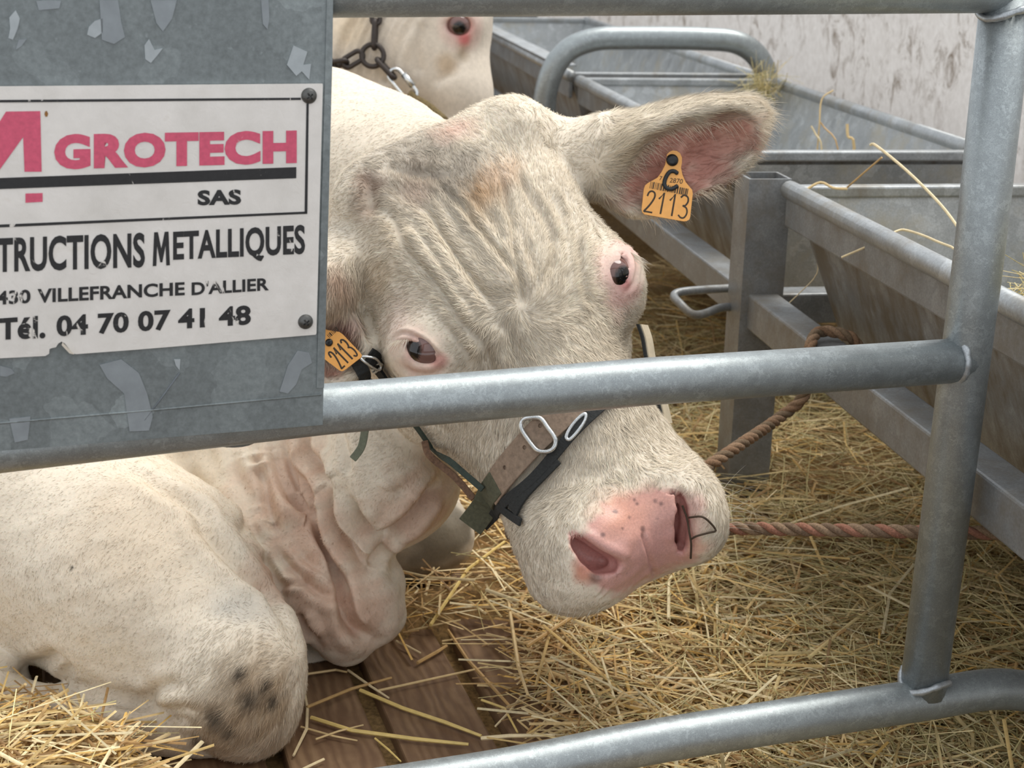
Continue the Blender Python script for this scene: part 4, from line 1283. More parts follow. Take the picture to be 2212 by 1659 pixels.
# ------------------------------------------------------------------ ropes
def rope(label, path, r, c3s, twist=34):
    P = np.array(smooth_path(path, 14))
    for k_ in range(12):                      # keep it outside the cow's skin, without kinks
        if k_ < 8: P[1:-1] = np.where((np.linalg.norm(P[1:-1] - P[0], axis=1) < .32)[:, None], (P[:-2] + 2 * P[1:-1] + P[2:]) / 4, P[1:-1])
        d, g, mg = sdf_grad(P.astype(np.float32), COW)
        P = P + g * np.clip(r + .002 - d, 0, .02)[:, None]
    P = list(P)
    t = empty('rope', P[-1], label, 'rope')
    s = np.concatenate([[0], np.cumsum([np.linalg.norm(P[i + 1] - P[i]) for i in range(len(P) - 1)])])
    Tn = [unit(P[min(i + 1, len(P) - 1)] - P[max(i - 1, 0)]) for i in range(len(P))]
    dens = int(s[-1] / .004)
    ss = np.linspace(0, s[-1], dens)
    PP = np.stack([np.interp(ss, s, [p[k] for p in P]) for k in range(3)], 1)
    for j, c3 in enumerate(c3s):
        st = []
        x = unit(np.cross(Tn[0], [0.1, 0.2, 1]))
        for i in range(dens):
            tt = unit(PP[min(i + 1, dens - 1)] - PP[max(i - 1, 0)])
            x = unit(x - tt * (x @ tt)); y = np.cross(tt, x)
            a = ss[i] / (r * 6.0) * 2 * math.pi + j * 2 * math.pi / len(c3s)
            st.append(PP[i] + r * .52 * (math.cos(a) * x + math.sin(a) * y))
        tube('strand', st, r * .58, plain('rope_strand', c3, .9, 0, .35, 500, .7), t, 7)
    return t
# ------------------------------------------------------------------ troughs
TD = np.array([-.1715, .985, 0]); LD = np.array([.985, .1715, 0]); UZ = np.array([0, 0, 1.])
TA = on_floor(1590, 1110)
def tp(s, l, z): return TA + s * TD + l * LD + z * UZ
def shell(name, s0, s1, l0, l1, z1, s0b, s1b, l0b, l1b, z0, mo, mi_, parent, th=.004):
    """open tapered trough body with outside and inside skins"""
    o8 = [tp(s0, l0, z1), tp(s1, l0, z1), tp(s1, l1, z1), tp(s0, l1, z1), tp(s0b, l0b, z0), tp(s1b, l0b, z0), tp(s1b, l1b, z0), tp(s0b, l1b, z0)]
    i8 = [tp(s0 + th, l0 + th, z1), tp(s1 - th, l0 + th, z1), tp(s1 - th, l1 - th, z1), tp(s0 + th, l1 - th, z1), tp(s0b + th, l0b + th, z0 + th), tp(s1b - th, l0b + th, z0 + th), tp(s1b - th, l1b - th, z0 + th), tp(s0b + th, l1b - th, z0 + th)]
    fo = [(0, 4, 5, 1), (1, 5, 6, 2), (2, 6, 7, 3), (3, 7, 4, 0), (4, 7, 6, 5)]
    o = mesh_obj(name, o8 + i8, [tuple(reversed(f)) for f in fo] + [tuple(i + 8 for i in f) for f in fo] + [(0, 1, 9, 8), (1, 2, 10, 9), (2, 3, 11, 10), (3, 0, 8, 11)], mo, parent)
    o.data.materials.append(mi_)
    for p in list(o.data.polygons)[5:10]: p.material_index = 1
    return o
def bar(name, a, b, w, h, mat, parent):
    a, b = np.asarray(a), np.asarray(b)
    t = unit(b - a)
    x = unit(np.cross(t, UZ)) if abs(t[2]) < .9 else LD
    y = np.cross(x, t)
    return box(name, (a + b) / 2, (b - a) / 2, x * w / 2, y * h / 2, mat, parent, .003)
DARKG = galv('dark_galvanised_frame', (0.27, 0.28, 0.285), 45, .5, .5, .22, .35, ((0.17, 0.15, 0.12), 14, .46, .70))  # darker grey than the trough metal
FACE = galv('trough_outer_face', (0.33, 0.335, 0.33), 60, .4, .5, .3, .35, ((0.17, 0.14, 0.10), 20, .40, .62), (1, 1, .3))  # outer skin, darker and browner than the inside
def trough(label, s0, s1, base):
    t = empty('feed_trough', tp((s0 + s1) / 2, .26, 0), label, 'trough')
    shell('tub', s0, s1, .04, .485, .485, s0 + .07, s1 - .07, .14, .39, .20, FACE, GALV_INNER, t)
    # rolled rims
    for l in (.036, .489): 
        tube('rim', [tp(s0 - .012, l, .492), tp(s1 + .012, l, .492)], .013, GALV_TROUGH, t, 12, flat=1)
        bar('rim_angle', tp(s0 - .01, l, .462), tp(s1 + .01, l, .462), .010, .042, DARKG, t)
    for s in (s0, s1):
        bar('end_rim', tp(s, .03, .492), tp(s, .495, .492), .022, .016, GALV_TROUGH, t)
    return t
t1 = trough('near galvanised feed trough holding hay, behind the gate post', -.99, -.035, 0)
t2 = trough('middle galvanised feed trough between square leg and bent tube hoop', .285, 1.38, 0)
t3 = trough('far galvanised feed trough beyond the bent tube hoop', 1.50, 3.42, 0)
# pale plate laid over the middle trough's near end to paint light there
slab('lit_end_plate', [tp(.283, .05, .478), tp(.283, .475, .478), tp(.348, .385, .21), tp(.348, .145, .21)], -TD * .002, GALV_INNER, t2)
slab('rim_cover', [tp(1.55, .018, .507), tp(1.55, .06, .509), tp(3.35, .06, .509), tp(3.35, .018, .507)], UZ * .004, GALV_TROUGH, t3)
# frame: legs, long bars, cross bars, hoop
fr_ = empty('trough_frame', tp(0, .2, 0), 'grey steel frame of square legs and bars carrying the feed troughs', 'frame')
def leg(s, l, top, w=.062):
    d = w / 2
    th = .004
    for (a, b_) in (((-d, -d), (d, -d)), ((d, -d), (d, d)), ((d, d), (-d, d)), ((-d, d), (-d, -d))):
        p = [tp(s + a[0], l + a[1], 0), tp(s + b_[0], l + b_[1], 0), tp(s + b_[0], l + b_[1], top), tp(s + a[0], l + a[1], top)]
        yield p
def add_leg(s, l, top, w=.062):
    d = w / 2; e = d - .004
    V_ = []
    for z in (0, top):
        for q in (d, e):
            V_ += [tp(s - q, l - q, z), tp(s + q, l - q, z), tp(s + q, l + q, z), tp(s - q, l + q, z)]
    F_ = []
    for k in range(4):
        n_ = (k + 1) % 4
        F_ += [(k, n_, 8 + n_, 8 + k), (4 + k, 12 + k, 12 + n_, 4 + n_), (8 + k, 8 + n_, 12 + n_, 12 + k), (k, 4 + k, 4 + n_, n_)]
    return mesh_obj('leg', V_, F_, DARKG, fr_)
add_leg(.02, .012, .505)
add_leg(.02, .50, .505)
add_leg(-1.05, .012, .50); add_leg(-1.05, .50, .50)
for l in (.014, .50):
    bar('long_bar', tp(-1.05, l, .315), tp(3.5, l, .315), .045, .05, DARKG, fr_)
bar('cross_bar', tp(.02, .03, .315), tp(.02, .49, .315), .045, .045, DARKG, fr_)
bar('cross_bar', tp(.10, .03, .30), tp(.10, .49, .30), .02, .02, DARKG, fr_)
hoop = [tp(1.44, -.035, 0), tp(1.44, -.035, .35), tp(1.44, -.03, .47), tp(1.44, .005, .545), tp(1.44, .07, .578), tp(1.44, .16, .584), tp(1.44, .33, .584), tp(1.44, .42, .575), tp(1.44, .475, .535), tp(1.44, .495, .47), tp(1.44, .50, .30), tp(1.44, .50, 0)]
tube('hoop', smooth_path(hoop, 6), .0265, GALV, fr_, 24)
# rod loop handles on the long bar
def loop(px_pts, Zs, r):
    tube('rod_loop', smooth_path([np.asarray(p) if z is None else at(*p, z) for p, z in zip(px_pts, Zs)], 5), r, DARKG, fr_, 12)
loop([(1600, 665), (1560, 664), (1520, 678), (1494, 678), (1468, 655), (1456, 640), (1470, 631), (1520, 626), (1590, 622)], [2.24, 2.22, 2.18, 2.16, 2.17, 2.19, 2.2, 2.22, 2.26], .0062)
loop([tp(-.755, .014, .296), (2240, 1104), (2195, 1108), (2172, 1120), (2178, 1138), (2205, 1158), (2250, 1165), tp(-.805, .014, .296)], [None, 1.51, 1.53, 1.545, 1.54, 1.52, 1.49, None], .0062)
# ropes tie the cow to the frame
def on_l(px, py, l): return on_plane(px, py, tp(0, l, 0), LD)
def on_z(px, py, z): return on_floor(px, py, z)
knot = at(1140, 1124, 1.635)                      # both are tied to the chin strap
over = on_z(1775, 716, .352)
back = TA + ((over - TA) @ TD - .015) * TD
rope('brown rope running from behind the muzzle up to the trough frame', [knot, at(1220, 1110, 1.70), at(1320, 1085, 1.74), at(1430, 1055, 1.74), at(1520, 1012, 1.75), at(1600, 960, 1.81), at(1680, 905, 1.91), on_l(1736, 856, -.024), on_l(1750, 790, -.020), on_l(1752, 742, -.016), over, back + .045 * LD + .345 * UZ, back + .062 * LD + .30 * UZ, back + .058 * LD + .25 * UZ], .0072, [L3(134, 104, 78), L3(118, 98, 76), L3(146, 118, 92)])
rope('reddish brown rope stretched level from muzzle to rod loop', [knot - UZ * .016, at(1220, 1140, 1.68), at(1320, 1142, 1.71), at(1450, 1140, 1.69), at(1560, 1141, 1.66), at(1700, 1143, 1.63), at(1850, 1146, 1.60), at(2000, 1149, 1.575), at(2120, 1151, 1.555), at(2190, 1152, 1.535)], .0070, [L3(150, 104, 84), L3(118, 96, 76), L3(140, 116, 92)])

# ------------------------------------------------------------------ tarpaulin wall and far end
m, nt, b = new_mat('stained_white_tarpaulin')
v1 = coord(nt)
n1 = tex_noise(nt, 3.0, 5, 0.6, v1); n2 = tex_noise(nt, 16, 8, 0.75, coord(nt, (1, 1, .8)), .6); n3 = tex_noise(nt, 60, 4, .6, v1)
base_ = ramp(nt, [(0.35, L3(214, 210, 206)), (0.7, L3(230, 227, 224))], n3.outputs[0])
mu = N(nt, 'ShaderNodeMath', operation='MULTIPLY'); nt.links.new(ramp(nt, [(0.38, (0, 0, 0)), (0.56, (1, 1, 1))], n1.outputs[0]), mu.inputs[0])
nt.links.new(ramp(nt, [(0.50, (0, 0, 0)), (0.63, (1, 1, 1))], n2.outputs[0]), mu.inputs[1])
nt.links.new(mixc(nt, base_, L3(138, 126, 114), mu.outputs[0]), b.inputs['Base Color'])
b.inputs['Roughness'].default_value = .7
tr = N(nt, 'ShaderNodeBsdfTranslucent'); mx = N(nt, 'ShaderNodeMixShader'); mx.inputs[0].default_value = .5
nt.links.new(b.inputs['Base Color'].links[0].from_socket, tr.inputs[0]); nt.links.new(b.outputs[0], mx.inputs[1]); nt.links.new(tr.outputs[0], mx.inputs[2]); nt.links.new(mx.outputs[0], nt.nodes['Material Output'].inputs[0])
TARP = m
o = mesh_obj('wall_right', [tp(-2.2, .64, -.02), tp(5.2, .64, -.02), tp(5.2, .64, 0.95), tp(-2.2, .64, 0.95)], [(0, 1, 2, 3)], TARP); tag(o, 'white stained tarpaulin wall behind the feed troughs', kind='structure')
o = slab('wall_back', [tp(5.2, -4.5, 0), tp(5.2, .64, 0), tp(5.2, .64, 1.3), tp(5.2, -4.5, 1.3)], TD * .03, plain('added_dark_panel', (0.09, 0.085, 0.08), .8)); tag(o, 'added dark panel at the far end of the stall', kind='structure')  # dark panel added to fill the strip beyond the troughs

# ------------------------------------------------------------------ second cow
PR2 = PR; PR = []
E(955, 20, 2.82, 96, 130, 0.10, 0, 0.03)
C([(958, 50, 2.82, 88), (985, 190, 2.80, 68), (1000, 330, 2.80, 62)], 0.05)
E(900, 100, 2.82, 95, 120, 0.10, -15, 0.05)
E(1000, 50, 2.76, 44, 44, 0.045, 0, 0.03)
C([(860, 90, 2.88, 150), (700, 150, 2.95, 230), (480, 220, 3.1, 330)], 0.08)
C([(820, 200, 2.86, 120), (700, 330, 2.9, 170)], 0.08)
E(200, 320, 3.3, 520, 430, 0.36, 0, 0.08)
C([(975, -85, 2.86, 40), (1050, -110, 2.88, 46)], .03)
C([(880, -60, 2.80, 40), (780, -50, 2.78, 44), (700, -20, 2.77, 20)], .03)
E(1000, 330, 2.80, 78, 60, 0.07, 0, 0.03)
C2 = list(PR)
e2 = _tr0([(992, 56)], C2)[0]; n2_ = sdf_grad(np.array([e2], np.float32), C2)[1][0]
_x = unit(np.cross(n2_, UZ)); fx2 = (_x, np.cross(n2_, _x), n2_)
add_ell(e2, (.024, .017, .02), np.array([_x, fx2[1], n2_]), .006, -1)
C2 = list(PR); PR = PR2
V2, Q2 = surface_net(C2, (-1.35, 2.35, -.02), (.06, 3.75, .98), .011)
V2 = relax(V2, C2, 2)
x2, y2, z2 = proj(V2)
for it_ in range(1):
    c0_, f_, xx_, yy_, zz_ = facing(V2, Q2, 0)
    s_ = (f_ > -.2) & (xx_ > 600) & (xx_ < 1120) & (yy_ > -30) & (yy_ < 300)
    n_ = len(V2); V2, Q2, pl2 = subdivide(V2, Q2, s_)
    V2[n_:] = relax(V2[n_:], C2, 1)
BVH1, BVH = BVH, BVHTree.FromPolygons(V2.tolist(), Q2.tolist())
G2 = vnormals(V2, Q2)
dsp = np.zeros(len(V2))
for k in range(7):
    pts = [(905 - 22 * k, 15 + 3 * k), (880 - 22 * k, 60 + 4 * k), (855 - 22 * k, 110 + 8 * k), (835 - 21 * k, 175 + 4 * k)]
    Lc = trace(smooth_path([np.array(p, float) for p in pts], 5))
    d, t = polyline_dist(V2, Lc); dsp += .012 * (-np.exp(-(d / .007) ** 2) + .5 * np.exp(-((d - .016) / .010) ** 2))
for pts in ([(905, 60), (902, 110), (905, 150)], [(1010, 110), (985, 150), (950, 175)]):
    d, t = polyline_dist(V2, trace(smooth_path([np.array(p, float) for p in pts], 5))); dsp -= .005 * np.exp(-(d / .008) ** 2)
V2 = V2 + G2 * dsp[:, None] + G2 * (.0015 * wob(V2, 60, 6, 5))[:, None]
V2[:, 2] = np.maximum(V2[:, 2], .001)
CC = np.tile(lin(216, 204, 188), (len(V2), 1)); CC *= (1 + .05 * wob(V2, 45, 6, 6))[:, None]
def blob2(px, py, r, c3, amt):
    p = trace([(px, py)])[0]; d = np.linalg.norm(V2 - p, axis=1) / (r * 2.75 / FPX)
    a = amt * np.clip(1.5 - d, 0, 1); CC[:] += (c3 - CC) * a[:, None]
blob2(995, 60, 40, lin(226, 180, 172), .8); blob2(994, 58, 24, lin(214, 134, 128), .8); blob2(1004, 86, 14, lin(206, 104, 104), .8)
blob2(965, 138, 22, lin(176, 146, 108), .6); blob2(1000, 115, 16, lin(160, 138, 108), .6); blob2(760, 60, 50, lin(206, 186, 156), .6)
cow2 = empty('cow', (float(V2[:, 0].mean()), 3.2, 0), 'white cow wearing a neck chain in the background beside the troughs', 'cow')
o = poly_mesh('body', V2, Q2, pl2, attr_mat('far_cow_coat', 'Col', .75, var=.12, scale=120, bmp=.3), cow2)
set_color(o, 'Col', CC)
ball('eye', e2 - n2_ * .0185, .0215, fx2, EYE, cow2, unit(n2_ + .25 * AD), 24)
# its chain
CHM = galv('rusty_chain_iron', (0.055, 0.045, 0.04), 150, .5, .55)
ch_ = empty('neck_chain', at(805, 140, 2.7), 'dark iron neck chain with ring and bright quick link on the background cow', 'chain')
def z2_at(px, py): return min(proj(trace([(px, py)])[0])[2], 2.95)
ZC = min(z2_at(805, 120), z2_at(850, 160)) - .02
def oval(name, a, b, half, r, mat, rot=0.0, seg=24):
    a3, b3 = at(*a, ZC), at(*b, ZC)
    t = unit(b3 - a3); s_ = unit(np.cross(t, AF)); s_ = math.cos(rot) * s_ + math.sin(rot) * AF
    hl = np.linalg.norm(b3 - a3) / 2; c0 = (a3 + b3) / 2; hw = half * ZC / FPX
    P = []
    for k in range(seg):
        a_ = 2 * math.pi * k / seg
        cx, sy = math.cos(a_), math.sin(a_)
        P.append(c0 + t * (max(hl - hw, 0) * np.sign(cx) + hw * cx) + s_ * hw * sy)
    return tube(name, P, r, mat, ch_, 10, closed=True)
oval('chain_link', (811, -45), (811, 2), 9, .0040, CHM, .9); oval('chain_link', (811, 0), (812, 52), 9, .0042, CHM, .2)
oval('chain_link', (811, 44), (808, 104), 9, .0046, CHM, 1.45)
oval('ring', (781, 120), (829, 120), 24, .0046, CHM)
oval('chain_link', (783, 116), (742, 140), 11, .0044, CHM, .15); oval('chain_link', (750, 134), (712, 140), 9, .0044, CHM, 1.2); oval('chain_link', (722, 138), (680, 146), 10, .0044, CHM, .2)
oval('chain_link', (815, 128), (852, 168), 9, .0046, CHM, 1.25)
ql = oval('quick_link', (845, 152), (895, 214), 15, .0036, STEEL, .1)
a3, b3 = at(872, 160, ZC), at(892, 186, ZC); tube('sleeve', [a3, b3], .0062, STEEL, ql, 6)
tube('tether', smooth_path([at(882, 203, ZC), at(898, 216, ZC), at(925, 232, ZC - .01), at(960, 262, ZC - .02)], 5), .009, plain('mossy_rope', L3(112, 96, 62), .9, 0, .4, 300, .7), ch_, 10)
BVH = BVH1
# ------------------------------------------------------------------ floor
m, nt, b = new_mat('dark_litter')
n1 = tex_noise(nt, 40, 8, .7, coord(nt))
nt.links.new(ramp(nt, [(.3, L3(52, 40, 26)), (.7, L3(110, 88, 56))], n1.outputs[0]), b.inputs['Base Color']); b.inputs['Roughness'].default_value = .95
bump(nt, b, n1.outputs[0], .6, .01)
LITTER = m
floor_o = mesh_obj('floor', [(-5, -1, -.022), (6, -1, -.022), (6, 9, -.022), (-5, 9, -.022)], [(0, 1, 2, 3)], LITTER)
tag(floor_o, 'stall floor of boards and litter under the straw', kind='structure')
pa, pb = on_floor(929, 1351), on_floor(1074, 1611)
PD = unit(pb - pa); PS = unit(np.cross(PD, UZ))
if PS[0] < 0: PS = -PS
def wood(name, seed):
    m, nt, b = new_mat(name)
    tc = N(nt, 'ShaderNodeTexCoord'); mp = N(nt, 'ShaderNodeMapping')
    mp.inputs['Rotation'].default_value = (0, 0, -math.atan2(PD[1], PD[0])); mp.inputs['Location'].default_value = (seed * 1.7, seed * .37, 0)
    nt.links.new(tc.outputs['Object'], mp.inputs[0])
    sc_ = N(nt, 'ShaderNodeMapping'); sc_.inputs['Scale'].default_value = (1.2, 14, 6); nt.links.new(mp.outputs[0], sc_.inputs[0])
    n1 = tex_noise(nt, 5, 6, .6, sc_.outputs[0], .4)
    wv = N(nt, 'ShaderNodeTexWave', wave_type='BANDS', bands_direction='Y'); wv.inputs['Scale'].default_value = 24; wv.inputs['Distortion'].default_value = 9; wv.inputs['Detail'].default_value = 3; wv.inputs['Detail Scale'].default_value = 1.2
    s2 = N(nt, 'ShaderNodeMapping'); s2.inputs['Scale'].default_value = (.35, 1, 1); nt.links.new(mp.outputs[0], s2.inputs[0]); nt.links.new(s2.outputs[0], wv.inputs['Vector'])
    g = mixc(nt, n1.outputs[0], wv.outputs[0], .28)
    n3 = tex_noise(nt, 9, 5, .6, mp.outputs[0])
    c1 = ramp(nt, [(.2, L3(100, 74, 52)), (.5, L3(126, 98, 70)), (.85, L3(148, 120, 90))], g)
    c2 = mixc(nt, c1, L3(96, 66, 44), ramp(nt, [(.45, (0, 0, 0)), (.7, (.7, .7, .7))], n3.outputs[0]))
    nt.links.new(c2, b.inputs['Base Color']); b.inputs['Roughness'].default_value = .7
    bump(nt, b, g, .5, .004)
    return m
WOODS = [wood('wet_plank_%d' % i, i) for i in range(4)]
PW, GAP = .100, .021
for k in range(-5, 6):
    c0 = pa - PS * (PW / 2) + PS * k * (PW + GAP) + PD * .12 - UZ * .011
    o = box('plank', c0, PD * .62, PS * PW / 2, UZ * .011, WOODS[k % 4], floor_o, .003)

# ------------------------------------------------------------------ straw bed
RS = np.random.RandomState(77)
def plank_free(P):
    """1 on straw, 0 on the swept boards"""
    x, y, Z = proj(np.column_stack([P[:, 0], P[:, 1], np.zeros(len(P))]))
    # boards show between the knee and a slanting straw edge
    e = (x - 1120) * .82 - (y - 1480) * .30
    f = (1365 - y) * 1.0 + np.clip(860 - x, -400, 0) * .0
    g = np.minimum(340 - x, (y - 1555) + (60 - x) * .3)
    return np.clip(np.maximum(np.maximum(e / 90, f / 60), g / 90) + .5 + .25 * wob(P, 22, 5, 3), 0, 1)
def bed_height(P):
    q = P.copy(); q[:, 2] = 0
    return plank_free(P) * (.022 + .016 * np.clip(wob(q, 9, 6, 4) + .5, 0, 2) + .03 * np.clip((P[:, 1] - 1.7) / .6, 0, 1)) - .004
gx, gy = np.meshgrid(np.linspace(-1.4, 1.9, 190), np.linspace(1.05, 4.6, 200), indexing='ij')
GPp = np.column_stack([gx.ravel(), gy.ravel(), np.zeros(gx.size)])
hh = bed_height(GPp) - .012 + .004 * wob(GPp, 120, 5, 9)
GPp[:, 2] = np.where(plank_free(GPp) < .3, -.02, hh - .006)
_t = GPp.copy(); _t[:, 2] = np.maximum(_t[:, 2], .02)
GPp[(sdf(_t, COW) < .006) | (sdf(_t, C2) < .006), 2] = -.02        # bedding pressed down under the cows
ii = np.arange(189)[:, None] * 200 + np.arange(199)[None]
qq = np.stack([ii, ii + 200, ii + 201, ii + 1], -1).reshape(-1, 4)
qq = qq[(((GPp - TA) @ LD) < .62)[qq].all(1)]
STRAWB = plain('straw_litter', L3(140, 112, 70), .95, 0, .5, 160, .8)
o = np_mesh('straw_bed', GPp, qq, 4, STRAWB, None, True)
tag(o, 'trodden layer of broken straw and litter under the loose straw', 'straw', kind='stuff')

PAL = 1.16 * np.array([lin(206, 178, 126), lin(222, 198, 150), lin(194, 160, 106), lin(172, 136, 88), lin(232, 214, 172), lin(148, 116, 74), lin(210, 172, 100), lin(196, 172, 126)])
PALH = 1.25 * np.array([lin(196, 182, 130), lin(178, 168, 118), lin(212, 200, 154), lin(170, 152, 104), lin(222, 204, 156), lin(152, 140, 94)])
def clear(P):
    """True where a point is outside cows, frame legs and gate tubes"""
    q = P - TA; s_, l_ = q @ TD, q @ LD
    ok = (sdf(P, COW) > .004) & (sdf(P, C2) > .003)
    for a_, b_ in ((.02, .012), (.02, .50), (-1.05, .012), (-1.05, .50)): ok &= (np.abs(s_ - a_) > .033) | (np.abs(l_ - b_) > .033)
    for a_, b_ in ((1.44, -.035), (1.44, .50)): ok &= np.hypot(s_ - a_, l_ - b_) > .029
    return ok & (polyline_dist(P, np.array(bot[::3] + bot[-1:]))[0] > TR + .001)
def stalks(n, area, lens, wid, pal, lift, tilt, bend, seed, keep=None, zf=bed_height, seg=2):
    r = np.random.RandomState(seed)
    P = area(r, n)
    if keep is not None:
        P = P[keep(P, r)]; n = len(P)
    a = r.uniform(0, 2 * math.pi, n); tl = r.normal(0, tilt, n)
    L = r.uniform(lens[0], lens[1], n) * r.uniform(.6, 1, n)
    d = np.column_stack([np.cos(a) * np.cos(tl), np.sin(a) * np.cos(tl), np.sin(tl)])
    P = P.copy(); P[:, 2] = zf(P) + r.uniform(0, 1, n) ** 1.5 * lift + .002
    pts = []
    q = P - d * (L / 2)[:, None]
    low = np.minimum(0, (q[:, 2] - .003)); q[:, 2] -= low * .8
    kink = (r.rand(n) < .35) * r.normal(0, bend, n)
    pts.append(q)
    for s in range(seg):
        q = q + d * (L / seg)[:, None]
        pts.append(q)
        c, s_ = np.cos(kink + r.normal(0, .06, n)), np.sin(kink)
        d = np.column_stack([d[:, 0] * c - d[:, 1] * s_, d[:, 0] * s_ + d[:, 1] * c, d[:, 2] - .08 * r.rand(n)])
    pts = np.stack(pts, 1)                      # n, seg+1, 3
    pts[:, :, 2] = np.maximum(pts[:, :, 2], .0015)
    smp = np.concatenate([pts] + [pts[:, :-1] + (pts[:, 1:] - pts[:, :-1]) * f_ for f_ in (.33, .67)], 1)
    ok = clear(smp.reshape(-1, 3)).reshape(n, -1).all(1)
    pts, L = pts[ok], L[ok]; n = len(pts)
    w = r.uniform(wid[0], wid[1], n)
    t = pts[:, -1] - pts[:, 0]
    side = np.cross(t, [0, 0, 1.]); side /= np.linalg.norm(side, axis=1, keepdims=True) + 1e-9
    roll = r.uniform(-.7, .7, n)
    up = np.cross(side, t / (np.linalg.norm(t, axis=1, keepdims=True) + 1e-9))
    sd = side * np.cos(roll)[:, None] + up * np.sin(roll)[:, None]
    nn = -side * np.sin(roll)[:, None] + up * np.cos(roll)[:, None]
    ww = w[:, None, None]
    tp_ = np.linspace(1, .75, seg + 1)[None, :, None]
    A = pts - sd[:, None] * ww * .5 * tp_; B_ = pts + nn[:, None] * ww * .32; Cc = pts + sd[:, None] * ww * .5 * tp_
    VV = np.stack([A, B_, Cc], 2).reshape(-1, 3)
    k = (seg + 1) * 3
    i0 = np.arange(n)[:, None] * k
    fs = []
    for s in range(seg):
        b0 = s * 3
        fs += [[b0, b0 + 1, b0 + 4, b0 + 3], [b0 + 1, b0 + 2, b0 + 5, b0 + 4]]
    FF = (i0[:, :, None] + np.array(fs)[None]).reshape(-1, 4)
    cc = pal[r.randint(0, len(pal), n)] * r.uniform(.7, 1.15, (n, 1))
    return VV, FF, np.repeat(cc, k, 0)
def join(parts):
    VV, FF, CC_ = [], [], []
    o_ = 0
    for v, f, c in parts:
        VV.append(v); FF.append(f + o_); CC_.append(c); o_ += len(v)
    return np.concatenate(VV), np.concatenate(FF), np.concatenate(CC_)
STRAWM = attr_mat('straw', 'Col', .55, var=.18, scale=160, spec=.35, thru=.15)
def area_px(r, n):
    """floor points spread evenly over the picture and a margin round it"""
    px = r.uniform(-350, 2600, n); py = r.uniform(620, 1860, n) if False else 620 + 1240 * r.rand(n) ** .85
    D_ = AF[None] + ((px - 1106) / FPX)[:, None] * AR[None] + ((py - 829.5) / FPX)[:, None] * AD[None]
    t = -CAM_H / D_[:, 2]
    return CAM + t[:, None] * D_
inside = lambda P: (P - TA) @ LD < .46
def keep_bed(P, r): return inside(P) & (r.rand(len(P)) < plank_free(P) ** 1.5)
strawy = lambda P, r: inside(P) & (r.rand(len(P)) < plank_free(P) ** 1.5) & (r.rand(len(P)) < np.clip(1.25 - (P[:, 0] - .12) * 1.6, .25, 1))
hayish = lambda P, r: inside(P) & (r.rand(len(P)) < plank_free(P) ** 1.5) & (r.rand(len(P)) < np.clip((P[:, 0] - .02) * 2.2 + (P[:, 1] - 1.6) * .5, 0.05, 1))
parts = [stalks(15000, area_px, (.05, .20), (.0022, .0044), PAL, .022, .13, .5, 1, strawy),
         stalks(6000, area_px, (.03, .10), (.0016, .0032), PAL, .012, .16, .6, 2, keep_bed),
         stalks(26000, area_px, (.06, .24), (.0009, .0018), PALH, .030, .16, .45, 3, hayish, seg=3),
         stalks(2000, area_px, (.12, .30), (.0026, .0048), np.array([lin(230, 206, 150), lin(220, 188, 124), lin(238, 222, 180)]), .034, .12, .4, 4, strawy)]
VV, FF, CCs = join(parts)
o = np_mesh('loose_straw', VV, FF, 4, STRAWM)
set_color(o, 'Col', CCs)
tag(o, 'loose golden straw and hay scattered over the stall floor', 'straw', kind='stuff')
print('straw', len(FF), round(time.time() - T0, 1))

# hay in the near trough
def trough_area(s0, s1, l0, l1):
    def f(r, n):
        s = r.uniform(s0, s1, n); l = r.uniform(l0, l1, n)
        return TA + s[:, None] * TD + l[:, None] * LD
    return f
def hay_z(P): 
    s = (P - TA) @ TD
    return np.interp(s, [-.98, -.75, -.50, -.30, -.115], [.48, .51, .44, .31, .206])
hv = join([stalks(3000, trough_area(-.92, -.50, .12, .41), (.05, .14), (.0009, .0022), PALH, .035, .35, .6, 8, None, hay_z, seg=3), stalks(900, trough_area(-.52, -.12, .20, .34), (.04, .10), (.0009, .0022), PALH, .02, .2, .5, 9, None, hay_z, seg=3)])
o = np_mesh('trough_hay', hv[0], hv[1], 4, STRAWM); set_color(o, 'Col', hv[2])
tag(o, 'heap of greenish hay lying in the near feed trough', 'hay', kind='stuff')
Lb = [(-.978, .49), (-.75, .52), (-.50, .45), (-.30, .32), (-.115, .215)]
hb = []
for s, z in Lb:
    e_ = min(z, .47); d_ = (e_ - .2) / .285 * .1
    sb = max(s, -.915)
    hb += [tp(s, .150 - d_, z - .01), tp(s, .380 + d_, z - .01), tp(sb, .150, .206), tp(sb, .380, .206)]
hf = [(0, 2, 3, 1), (len(hb) - 4, len(hb) - 3, len(hb) - 1, len(hb) - 2)]
for i in range(len(Lb) - 1):
    a = 4 * i
    hf += [(a, a + 1, a + 5, a + 4), (a + 2, a, a + 4, a + 6), (a + 1, a + 3, a + 7, a + 5), (a + 3, a + 2, a + 6, a + 7)]
o = mesh_obj('packed_hay', hb, hf, plain('packed_hay', L3(128, 116, 70), .95, 0, .5, 120, .8)); tag(o, 'packed hay filling the bottom of the near feed trough', 'hay', kind='stuff')
tuft = stalks(130, lambda r, n: np.array([at(1648, 175, 3.42)])[:, :] + r.normal(0, 1, (n, 3)) * np.array([.02, .02, 0]), (.04, .13), (.0012, .0024), PALH, .05, .9, .8, 12, None, lambda P: np.full(len(P), .475), seg=3)
o = np_mesh('hay_tuft', tuft[0], tuft[1], 4, STRAWM); set_color(o, 'Col', tuft[2])
tag(o, 'tuft of hay caught at the end of the bent tube hoop', 'hay', kind='stuff')

